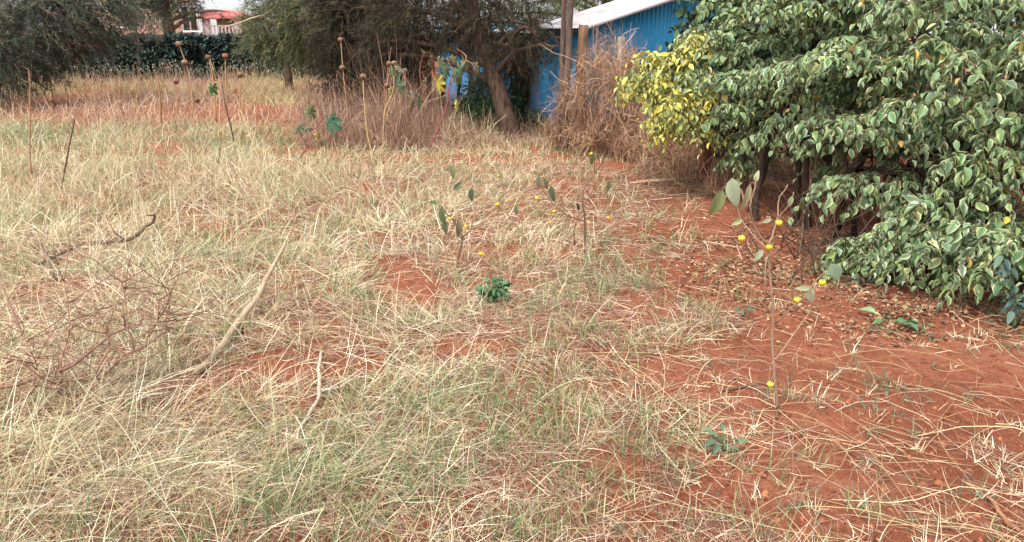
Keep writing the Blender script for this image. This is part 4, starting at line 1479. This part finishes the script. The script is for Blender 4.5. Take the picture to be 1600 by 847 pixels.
sodom('fruiting_nightshade', 'nightshade with drooping grey leaves and three yellow fruits left of the small leafy plant',
      [([b, (718, 395, y), (722, 365, y), (708, 345, y), (694, 330, y)], [.008, .006, .003]), ([(720, 372, y), (736, 360, y - .05), (757, 350, y - .05)], [.005, .003]), ([b + [.02, 0, 0], (735, 410, y - .1), (752, 402, y - .15)], [.005, .003])],
      [(728, 353, y - .03, .019), (703, 341, y - .02, .017), (752, 396, y - .15, .019)],
      [(690, 322, y, .15, .05, (.05, -.2, -1), DL), (694, 344, y, .1, .045, (.1, -.1, -1), (104, 112, 80)), (716, 344, y, .13, .05, (.05, 0, -1), (126, 130, 98)), (684, 318, y, .07, .03, (-1, 0, .2), DL), (738, 352, y, .09, .02, (.9, 0, .5), (190, 184, 160))], GF, (112, 90, 74))
b = G(823, 398)
y = b[1]
sodom('fruiting_nightshade', 'nightshade with one pale arching stem ending in a high yellow fruit',
      [([b, (820, 378, y), (810, 356, y), (794, 337, y), (780, 322, y)], [.009, .007, .005]), ([(782, 324, y), (762, 310, y), (738, 298, y + .05), (714, 268, y + .1), (703, 256, y + .1)], [.005, .003]), ([(790, 333, y), (772, 300, y + .1), (779, 270, y + .15)], [.004, .002])],
      [(777, 319, y - .03, .021), (779, 275, y + .15, .013)],
      [(706, 258, y + .1, .11, .045, (.1, -.1, -1), (130, 138, 96)), (722, 284, y + .1, .1, .035, (-.8, -.1, -.7), DL), (738, 294, y + .05, .11, .05, (-.15, 0, -1), DL), (740, 286, y, .07, .03, (.8, 0, .1), (120, 116, 90))], GF, (150, 126, 100))
b = G(913, 398)
y = b[1]
sodom('fruiting_nightshade', 'nightshade with crossing thin stems and several yellow fruits nearest the vine tangle',
      [([b, (914, 350, y), (912, 301, y), (930, 271, y + .1), (950, 243, y + .1)], [.008, .005, .003]), ([(913, 345, y), (890, 338, y), (870, 325, y), (850, 300, y + .1), (842, 280, y + .1)], [.005, .003]), ([(912, 340, y), (932, 345, y - .1), (952, 334, y - .1)], [.004, .002]),
       ([(898, 384, y - .1), (900, 350, y - .1), (930, 290, y), (942, 262, y)], [.004, .002]), ([(870, 330, y), (860, 345, y - .1)], [.003, .002]), ([(930, 271, y + .1), (926, 240, y + .1)], [.003, .002])],
      [(839, 309, y + .1, .017), (866, 330, y, .016), (951, 340, y - .1, .017), (860, 347, y - .1, .014), (920, 347, y - .1, .014), (924, 240, y + .1, .014)],
      [(843, 274, y + .1, .11, .05, (-.1, 0, -1), (128, 132, 104)), (862, 290, y + .05, .13, .055, (.05, -.1, -1), DL), (850, 278, y + .1, .1, .04, (.4, 0, -1), (112, 118, 90)), (927, 236, y + .1, .11, .05, (0, 0, -1), (116, 126, 84)), (950, 282, y, .1, .055, (.1, 0, -1), (126, 134, 100)), (806, 318, y, .1, .03, (0, 0, -1), (118, 124, 96)), (902, 318, y, .06, .02, (.3, 0, -1), (60, 56, 50))], GF, (116, 84, 72))


# small leafy plants
def rosette(name, label, px, py, nleaf, h, L, W, pal, spread=.08, group=None):
    b = G(px, py)
    root = thing(name, label, 'plant', tuple(b), group)
    st = MB()
    for i in range(nleaf):
        a = rng.uniform(0, 6.28)
        t = rng.uniform(.35, 1)
        o = np.array([math.cos(a), math.sin(a), 0]) * spread * rng.random() ** .5
        p = b + o + [0, 0, h * t]
        st.tube(wiggle([b, b + o * .3 + [0, 0, h * t * .5], p], .004, 3), [.0022, .0012], 4, lin(98, 104, 72))
        l = L * rng.uniform(.6, 1.2)
        add_leaf(root, p, (math.cos(a), math.sin(a), rng.uniform(-.4, .7)), (rng.normal(0, .3), rng.normal(0, .3) - .3, 1), l, l * W, pal[rng.integers(len(pal))], mat='leaf', rows=4, fold=.35)
    st.build('stem', 'stick', root)


rosette('leafy_seedling', 'bushy dark green leafy plant alone in the middle of the field', 770, 474, 120, .14, .048, .45, [(66, 104, 66), (82, 122, 78), (54, 90, 60), (96, 134, 90)], .08)
rosette('leafy_weed', 'small blue green weed on the red soil beside the tall grass tuft', 1128, 705, 16, .07, .045, .5, [(84, 108, 84), (98, 120, 92)], .05)
rosette('leafy_weed', 'tiny grey green weed on the soil left of the tall nightshade', 1160, 495, 10, .07, .05, .4, [(98, 112, 92), (84, 104, 88)], .05)
rosette('leafy_weed', 'low green weed sprawling below the shrub at the litter edge', 1392, 508, 9, .05, .09, .5, [(86, 128, 84), (120, 152, 108)], .1)
rosette('leafy_weed', 'flat grey green weed in the open red soil at right', 1385, 606, 12, .03, .045, .35, [(98, 108, 88), (112, 120, 96)], .07)
b = G(1588, 512)
root = thing('dark_leaf_plant', 'dark blue green leafy plant at the right edge under the shrub', 'plant', tuple(b))
for i in range(9):
    a = rng.uniform(0, 6.28)
    e = b + [math.cos(a) * .16 - .05, math.sin(a) * .16 - .06, rng.uniform(.06, .55)]
    p = wiggle([b + rng.normal(0, .02, 3) * [1, 1, 0], (b + e) / 2 + [0, 0, .1], e], .006, 4)
    MB().tube(p, [.004, .002], 5, lin(84, 84, 66)).build('stem', 'stick', root, True)
    for k in range(9):
        q = p[int((len(p) - 1) * (.3 + .7 * k / 8))]
        aa = a + rng.normal(0, 1.3)
        l = rng.uniform(.05, .1)
        add_leaf(root, q, (math.cos(aa), math.sin(aa), rng.uniform(-.9, .2)), (rng.normal(0, .3), -.4, 1), l, l * .36, [(74, 98, 88), (58, 82, 74), (92, 114, 98)][k % 3], mat='leaf', rows=4)

# ---------------------------------------------------------------- castor plants


def palm(nl=7, cut=.42, droop=.5):
    """palmate leaf in the unit disc, stalk at the origin, middle lobe along +Y"""
    V, T, E = [(0, 0, 0)], [], [0]
    m = 6
    tot = nl * m
    for i in range(tot + 1):
        u = i / tot
        a = -math.pi * .86 + 2 * math.pi * .86 * u
        lobe = abs(math.sin(math.pi * (u * nl))) ** .7
        r = (cut + (1 - cut) * lobe) * (.62 + .38 * math.cos(a * .5))
        x, y = r * math.sin(a), r * math.cos(a)
        V.append((x, y, -droop * r * r + .06 * math.sin(u * nl * 6.28)))
        E.append(1)
    for i in range(tot):
        T.append((0, i + 2, i + 1))
    return np.array(V), np.array(T), np.array(E)


def castor_leaf(root, at, f, n, L, col, droop=.5, squeeze=1.0):
    lv, lt, le = palm(7, .46, droop)
    lv = lv * [squeeze * .8, 1, 1]
    lv[:, 2] -= np.abs(lv[:, 0]) * .7                  # wilted: the sides hang
    lv = lv + rng.normal(0, .04, lv.shape) * (le[:, None] > .5)
    L = L * .74
    col = tuple(np.array(col) * .8 + np.array([22, 22, 20]))
    Rm = frames(np.array([f], float), np.array([n], float))[0]
    MB().add((lv @ Rm.T) * L + at, None, lt, np.array(lin(*col))[None] * (.9 + .1 * le[:, None])).build('leaf', 'dull_leaf', root, False)


def castor(label, stems, leaves, scol=(140, 84, 84)):
    root = thing('castor_plant', label, 'plant', tuple(stems[0][0][0]), 'castor plants at the far edge of the grass')
    sp = []
    for s in stems:
        sp.append(px_path(s[0], 4, .006))
        MB().tube(sp[-1], np.array(s[1]) * .62, 6, lin(*(s[2] if len(s) > 2 else scol))).build('stem', 'stick', root, True)
    for (x, y_, Y, L, f, col, *sq) in leaves:
        castor_leaf(root, P(x, y_, Y), f, (rng.normal(0, .3), -1, .45), L, col, .5, sq[0] if sq else .8)
        petiole(root, P(x, y_, Y), sp, .005, scol)
    return root


b = G(368, 230)
y = b[1]
castor('castor plant with one dark green leaf on a bare purple stem', [([b, (360, 195, y), (352, 160, y), (346, 128, y)], [.022, .014, .008], (88, 66, 66)), ([(340, 222, y - .1), (343, 185, y - .1), (341, 140, y), (328, 92, y)], [.01, .008, .004], (196, 172, 116)), ([(350, 152, y), (338, 142, y)], [.005, .003]), ([(352, 160, y), (364, 146, y)], [.004, .003])],
       [(331, 136, y, .17, (-.1, -.2, -1), (56, 112, 66), .9), (366, 141, y, .09, (.2, 0, -1), (190, 126, 50), .9), (372, 152, y + .3, .05, (.2, 0, -1), (176, 120, 60))])
b = G(457, 258)
y = b[1]
castor('low castor plant with spreading green leaves on a red slanting stem', [([b, (473, 239, y), (493, 203, y), (506, 181, y), (520, 178, y)], [.014, .012, .006]), ([(473, 239, y), (488, 231, y - .1), (501, 222, y - .1)], [.009, .005]), ([(478, 230, y), (470, 212, y), (466, 204, y)], [.006, .004]), ([(500, 192, y), (512, 190, y - .1)], [.005, .003]), ([(497, 196, y), (486, 178, y)], [.005, .003])],
       [(485, 172, y, .17, (0, -.3, -1), (92, 116, 70)), (466, 198, y, .16, (-.4, -.3, -.9), (96, 124, 88), .7), (514, 188, y - .1, .24, (.25, -.3, -1), (76, 124, 92), .9), (496, 210, y - .1, .13, (0, 0, -1), (186, 176, 92), .6), (482, 200, y, .13, (-.9, 0, -.2), (110, 132, 100), .5), (502, 222, y - .1, .1, (.4, 0, -1), (120, 134, 80), .5)], (146, 84, 84))
b = G(668, 242)
y = b[1]
castor('tall castor plant on a crimson stem with one hanging bright yellow leaf', [([b, (686, 198, y), (699, 160, y), (703, 132, y)], [.02, .017, .013], (146, 84, 84)), ([(703, 132, y), (716, 111, y), (729, 93, y), (722, 82, y), (714, 76, y)], [.012, .009, .005], (190, 140, 120)), ([(702, 134, y), (706, 112, y - .1), (698, 90, y - .1)], [.01, .006], (168, 110, 100)), ([(701, 140, y), (690, 130, y - .1), (681, 128, y - .1)], [.006, .004]), ([(729, 95, y), (738, 100, y), (741, 112, y)], [.007, .004], (190, 160, 130)), ([(698, 92, y - .1), (686, 96, y - .1)], [.005, .003]), ([(703, 132, y), (714, 150, y - .1), (714, 164, y - .1)], [.005, .003])],
       [(682, 127, y - .12, .26, (.05, -.2, -1), (208, 192, 76), .5), (684, 96, y - .1, .17, (-.2, 0, -1), (140, 154, 122), .7), (697, 108, y - .1, .2, (0, 0, -1), (100, 128, 92), .7), (727, 95, y, .2, (.1, 0, -1), (132, 138, 98), .5), (722, 112, y - .05, .3, (-.05, 0, -1), (104, 134, 90), .45), (714, 162, y - .1, .14, (-.1, 0, -1), (206, 200, 110), .5), (742, 104, y, .15, (.1, 0, -1), (150, 140, 96), .5), (706, 92, y, .14, (.4, 0, -.7), (150, 150, 80), .6), (712, 118, y - .1, .16, (.3, 0, -1), (110, 134, 100), .6)])
b = G(676, 210)
y = b[1]
castor('withered castor plant with a bent red top left of the yellow leaf', [([b, (668, 180, y), (660, 140, y), (656, 110, y), (661, 86, y), (670, 82, y), (676, 92, y)], [.018, .014, .012, .006], (150, 96, 92))],
       [(676, 88, y, .12, (.3, 0, -1), (168, 140, 100), .5), (664, 82, y, .12, (-.3, -.2, .5), (150, 152, 96), .4), (672, 98, y, .12, (.4, 0, -1), (130, 140, 112), .5), (668, 140, y, .14, (0, 0, -1), (164, 104, 60), .4)])
b = G(602, 238)
y = b[1]
castor('castor plant on yellowish stem with hanging wilted green leaves', [([b, (599, 215, y), (602, 172, y), (612, 148, y), (616, 118, y)], [.016, .012, .008], (190, 164, 104)), ([b + [-.02, 0, .1], (590, 215, y), (582, 180, y)], [.01, .004], (206, 160, 120)), ([b + [-.02, 0, .12], (578, 205, y), (570, 192, y)], [.008, .004], (196, 150, 116)), ([(598, 228, y), (612, 205, y), (628, 172, y)], [.006, .003], (170, 120, 100))],
       [(614, 112, y, .22, (0, -.2, -1), (112, 130, 84), .5), (618, 130, y, .28, (.15, 0, -1), (118, 146, 112), .45), (622, 104, y, .12, (.5, 0, -.5), (170, 176, 150), .6), (612, 140, y, .12, (-.2, 0, -1), (150, 156, 90), .5)])
b = G(655, 222)
y = b[1]
castor('pink stemmed castor plant with ragged grey green leaves behind the wilted one', [([b, (654, 185, y), (645, 145, y), (636, 124, y), (630, 112, y)], [.014, .012, .008], (172, 112, 112))],
       [(630, 108, y, .12, (-.5, 0, -.2), (190, 192, 180), .5), (646, 148, y, .22, (.0, -.2, -1), (150, 156, 130), .6), (652, 158, y, .2, (.2, -.2, -1), (104, 138, 92), .6), (642, 158, y, .18, (-.2, 0, -1), (176, 176, 96), .4)])


# ---------------------------------------------------------------- dry stalks with ball seed heads
def balls(label, stems, heads, cat='weed', scol=(176, 140, 108), hcol=(150, 118, 96)):
    root = thing('ball_weed', label, cat, tuple(stems[0][0][0]), 'dry ball headed weeds')
    for s in stems:
        MB().tube(px_path(s[0], 3, .003), s[1], 5, lin(*scol)).build('stem', 'stick', root, True)
    for (x, y_, Y, r) in heads:
        V, Q = ball(r * .58, 20, 13, .5)
        V[:, 2] *= .85
        c = pick(len(V), [hcol, tuple(int(a * .8) for a in hcol), tuple(min(255, int(a * 1.2)) for a in hcol)], .15)
        MB().add(V + P(x, y_, Y), Q, None, c).build('seed_head', 'stick', root)


b = G(546, 212)
y = b[1]
balls('dry stalk with two stacked ball seed heads in front of the black conifer', [([b, (541, 160, y), (536, 108, y), (532, 60, y)], [.012, .01, .007])], [(532, 62, y, .048), (535, 106, y, .06)])
b = G(586, 250)
y = b[1]
balls('yellowish stalk with a single ball head right of the low castor', [([b, (575, 215, y), (570, 175, y), (567, 120, y)], [.011, .009, .006])], [(567, 120, y, .05)], scol=(190, 168, 110))
b = G(592, 232)
y = b[1]
balls('dry stalk with paired ball heads above the wilted castor leaves', [([b, (602, 175, y), (605, 134, y), (611, 98, y)], [.01, .008, .006])], [(605, 134, y, .048), (608, 100, y, .05), (616, 99, y, .048)])
b = G(304, 192)
y = b[1]
balls('pale stalk with two round heads against the hedge', [([b, (298, 130, y), (290, 98, y), (279, 68, y)], [.016, .013, .009])], [(279, 69, y, .068), (289, 98, y, .072)], scol=(170, 140, 110))
b = G(338, 196)
y = b[1]
balls('grey stalk with a ragged head and forked top before the hedge', [([b, (334, 130, y), (326, 90, y)], [.014, .01]), ([(331, 115, y), (334, 96, y)], [.006, .004])], [(325, 90, y, .06)], hcol=(128, 100, 88))
b = G(374, 186)
y = b[1]
balls('short stalk with one tan ball head at the right end of the hedge', [([b, (375, 150, y), (375, 117, y)], [.012, .008])], [(375, 117, y, .065)], hcol=(156, 124, 96))
b = G(354, 178)
y = b[1]
balls('stalk with an orange brown head near the bright green leaves', [([b, (353, 130, y), (352, 88, y)], [.012, .008])], [(352, 88, y, .075)], hcol=(150, 108, 86))
b = G(277, 176)
y = b[1]
balls('low stalk with one small brown head in the red weeds', [([b, (276, 150, y), (275, 127, y)], [.012, .008])], [(275, 127, y, .07)], hcol=(138, 102, 84))
b = G(310, 200)
y = b[1]
balls('lowest small brown seed ball in the red weeds', [([b, (309, 178, y), (308, 157, y)], [.01, .007])], [(308, 157, y, .05)], hcol=(130, 96, 82))


# ---------------------------------------------------------------- dry stalks
def stalk(label, pts, rad, col, side=8, name='dry_stalk', cat='stalk'):
    p = px_path(pts, 3, .003)
    root = thing(name, label, cat, tuple(p[0]))
    m = MB().tube(p, rad, 5, lin(*col))
    m.build('stem', 'stick', root, True)
    m = MB()
    for _ in range(side):
        q = p[rng.integers(len(p) // 3, len(p))]
        e = q + [rng.normal(0, .05), rng.normal(0, .04), rng.uniform(.02, .12)]
        m.tube(wiggle([q, (q + e) / 2, e], .004, 3), [.004, .0015], 3, lin(*col))
    m.build('side_twigs', 'stick', root)['kind'] = 'stuff'


b = G(50, 285)
y = b[1]
stalk('tall dry reddish stalk standing at the left edge of the grass', [b, (46, 230, y), (47, 170, y), (45, 110, y)], [.011, .008, .004], (168, 128, 100), 14)
b = G(95, 300)
y = b[1]
stalk('dark curved stalk leaning right of the left edge stalk', [b, (103, 255, y), (111, 215, y), (117, 182, y)], [.011, .008, .004], (98, 76, 66), 3)
b = G(252, 205)
y = b[1]
stalk('thick brown dead stem standing in the red weeds left of the ball weeds', [b, (251, 180, y), (250, 150, y), (246, 118, y)], [.03, .022, .008], (160, 120, 90), 26)
b = G(338, 275)
y = b[1]
stalk('thin reddish stalk rising from the grass below the green castor leaf', [b, (344, 232, y), (345, 210, y)], [.007, .004], (150, 108, 84), 3)
b = G(405, 250)
y = b[1]
stalk('pale yellow leaning stalk left of the low castor plant', [b, (395, 222, y), (382, 190, y), (376, 172, y)], [.009, .004], (206, 190, 140), 3)
b = G(172, 345)
y = b[1]
stalk('thin tan stalk leaning in the left grass', [b, (165, 310, y), (152, 262, y)], [.007, .003], (178, 140, 104), 3)


# ---------------------------------------------------------------- fallen wood
def stick(name, label, cat, paths, col, mat='stick', origin=None, ns=8, amp=.005, seg=5, smooth=True):
    root = thing(name, label, cat, tuple(paths[0][0][0] if isinstance(paths[0][0][0], np.ndarray) else P(*paths[0][0][0])))
    for i, (pts, rad) in enumerate(paths):
        p = px_path(pts, seg, amp)
        V, Q, T = tube(p, rad, ns)
        c = np.array(lin(*col))[None] * (1 + .18 * vnoise(V[:, 0] * 25 + V[:, 2] * 13, V[:, 1] * 25, 91 + i))[:, None]
        MB().add(V, Q, T, c).build('trunk' if i == 0 else 'branch', mat, root, smooth)
    return root


a = G(308, 592) + [0, 0, .035]
stick('fallen_branch', 'thick pale bare branch propped in the grass with its tip raised', 'branch',
      [([a, (332, 560, a[1] + .22), (362, 518, a[1] + .5), (390, 482, a[1] + .76), (415, 440, a[1] + 1.0), (447, 380, a[1] + 1.32)], [.018, .02, .019, .018, .015, .008]),
       ([(391, 492, a[1] + .74), (390, 525, a[1] + .7), (387, 562, a[1] + .66)], [.009, .006])], (166, 146, 122), ns=10, amp=.005)
a = G(288, 525) + [0, 0, .02]
stick('fallen_stick', 'short pale stick leaning left of the thick fallen branch', 'stick', [([a, (300, 492, a[1] + .1), (320, 465, a[1] + .18)], [.008, .009, .004]), ([a, (296, 545, a[1] - .02), (303, 580, a[1] - .05)], [.006, .004])], (206, 188, 156))
a = G(500, 622) + [0, 0, .04]
stick('fallen_stick', 'whitish forked stick lying on the bare patch right of the thick branch', 'stick', [([G(503, 558) + [0, 0, .03], G(500, 590) + [0, 0, .05], a, G(483, 655) + [0, 0, .02], G(465, 690) + [0, 0, .02]], [.006, .008, .009, .008, .005]), ([a, G(530, 612) + [0, 0, .02], G(548, 598) + [0, 0, .02]], [.008, .005])], (186, 172, 156))
a = G(145, 395) + [0, 0, .05]
stick('crooked_branch', 'crooked dark branch lying in the left grass with a hooked raised end', 'branch',
      [([G(60, 420) + [0, 0, .03], G(96, 402) + [0, 0, .02], G(118, 391) + [0, 0, .03], G(150, 384) + [0, 0, .03], P(196, 375, 5.4), P(214, 366, 5.32), P(226, 352, 5.4), P(238, 347, 5.42), P(241, 335, 5.42), P(229, 337, 5.4)], [.009, .013, .012, .014, .015, .012, .013, .009, .005]),
       ([P(196, 375, 5.4), P(178, 362, 5.35), P(171, 350, 5.4)], [.007, .003])], (104, 84, 72), amp=.007, seg=2)
a = G(985, 290) + [0, 0, .03]
stick('fallen_stick', 'thin pale stick lying before the dry vine tangle', 'stick', [([a, G(1025, 289) + [0, 0, .04], G(1066, 287) + [0, 0, .05]], [.01, .018, .014])], (188, 150, 122))
a = G(1575, 822) + [0, 0, .01]
stick('fallen_stick', 'brown stick in the straw heap at the bottom right corner', 'stick', [([G(1540, 782) + [0, 0, .02], a, G(1590, 838) + [0, 0, .02]], [.006, .009, .005])], (150, 104, 78))
a = G(210, 418) + [0, 0, .05]
stick('fallen_stick', 'dark short stick slanting in the left grass below the crooked branch', 'stick', [([G(68, 402) + [0, 0, .1], G(76, 420) + [0, 0, .08], G(86, 445) + [0, 0, .03]], [.012, .013, .008])], (116, 92, 80))
a = G(1130, 640) + [0, 0, .01]
stick('fallen_stick', 'thin dark twig on the red soil left of the tall nightshade foot', 'stick', [([G(1126, 612) + [0, 0, .008], G(1160, 608) + [0, 0, .012], G(1196, 604) + [0, 0, .02]], [.004, .006, .003])], (110, 82, 66))

# leafless brush at the left
br_root = thing('brush_pile', 'leafless fallen brush of thin reddish twigs at the lower left', 'brush', tuple(G(60, 600)))
BR = [[(0, 657, 2.85, .02), (40, 622, 2.95, .05), (62, 600, 3.0, .12), (120, 594, 3.05, .14), (150, 589, 3.1, .15), (210, 545, 3.2, .22), (268, 512, 3.3, .28)],
      [(62, 600, 3.0, .12), (105, 606, 3.0, .11), (138, 608, 3.05, .1), (175, 590, 3.15, .12), (215, 570, 3.2, .14), (280, 528, 3.35, .2)],
      [(-30, 690, 2.8, 0), (20, 648, 2.85, .02), (62, 645, 2.9, .03), (140, 645, 2.95, .03), (200, 632, 3, .05), (290, 600, 3.1, .08)],
      [(-20, 610, 2.95, .1), (62, 590, 3.05, .15), (120, 560, 3.1, .2), (200, 515, 3.2, .3), (275, 500, 3.3, .3)],
      [(-20, 470, 3.2, .4), (30, 520, 3.15, .3), (52, 560, 3.1, .2), (60, 600, 3.0, .12)],
      [(-10, 520, 3.4, .3), (60, 505, 3.4, .35), (120, 560, 3.3, .2), (160, 590, 3.2, .15)],
      [(95, 600, 3.05, .13), (100, 555, 3.1, .25), (110, 500, 3.15, .4), (100, 440, 3.2, .55)],
      [(150, 590, 3.1, .14), (170, 545, 3.1, .28), (155, 500, 3.12, .4), (150, 470, 3.14, .45)],
      [(210, 548, 3.2, .2), (200, 500, 3.2, .33), (194, 450, 3.22, .45), (185, 420, 3.24, .5)],
      [(0, 700, 2.7, 0), (60, 680, 2.8, .0), (130, 660, 2.9, .02), (180, 668, 2.9, .02)],
      [(265, 520, 3.3, .25), (265, 480, 3.3, .3), (264, 430, 3.3, .4)],
      [(230, 535, 3.25, .2), (245, 500, 3.25, .3), (250, 460, 3.25, .4)],
      [(0, 625, 3.0, .05), (60, 615, 3.0, .08), (130, 625, 2.95, .05), (180, 640, 2.9, .03), (250, 625, 3.0, .05)]]
allp = []
for i, pl in enumerate(BR):
    p = px_path([(a, b_, c) for (a, b_, c, _) in pl], 4, .012)
    p[:, 2] = np.maximum(p[:, 2], gz(p[:, 0], p[:, 1]) + .01)
    allp.append(p)
    r = .0085 if i < 4 else .005
    MB().tube(p, [r, r * .8, r * .4], 6, lin(*random.choice([(160, 124, 106), (142, 106, 92), (172, 138, 118)]))).build('branch', 'stick', br_root, True)
m = MB()
for _ in range(250):
    p = allp[rng.integers(len(allp))]
    q = p[rng.integers(1, len(p))]
    d = nrm(np.array([rng.normal(.3, .6), rng.normal(.1, .5), rng.normal(.22, .35)])) * rng.uniform(.08, .42)
    e = q + d
    e[2] = max(e[2], .02)
    m.tube(wiggle([q, q + d * .5 + rng.normal(0, .015, 3), e], .006, 3), [.0026, .002, .001], 4, pick(1, [(146, 112, 98), (124, 92, 80), (166, 132, 114), (138, 112, 92)])[0])
m.build('twigs', 'stick', br_root)['kind'] = 'stuff'
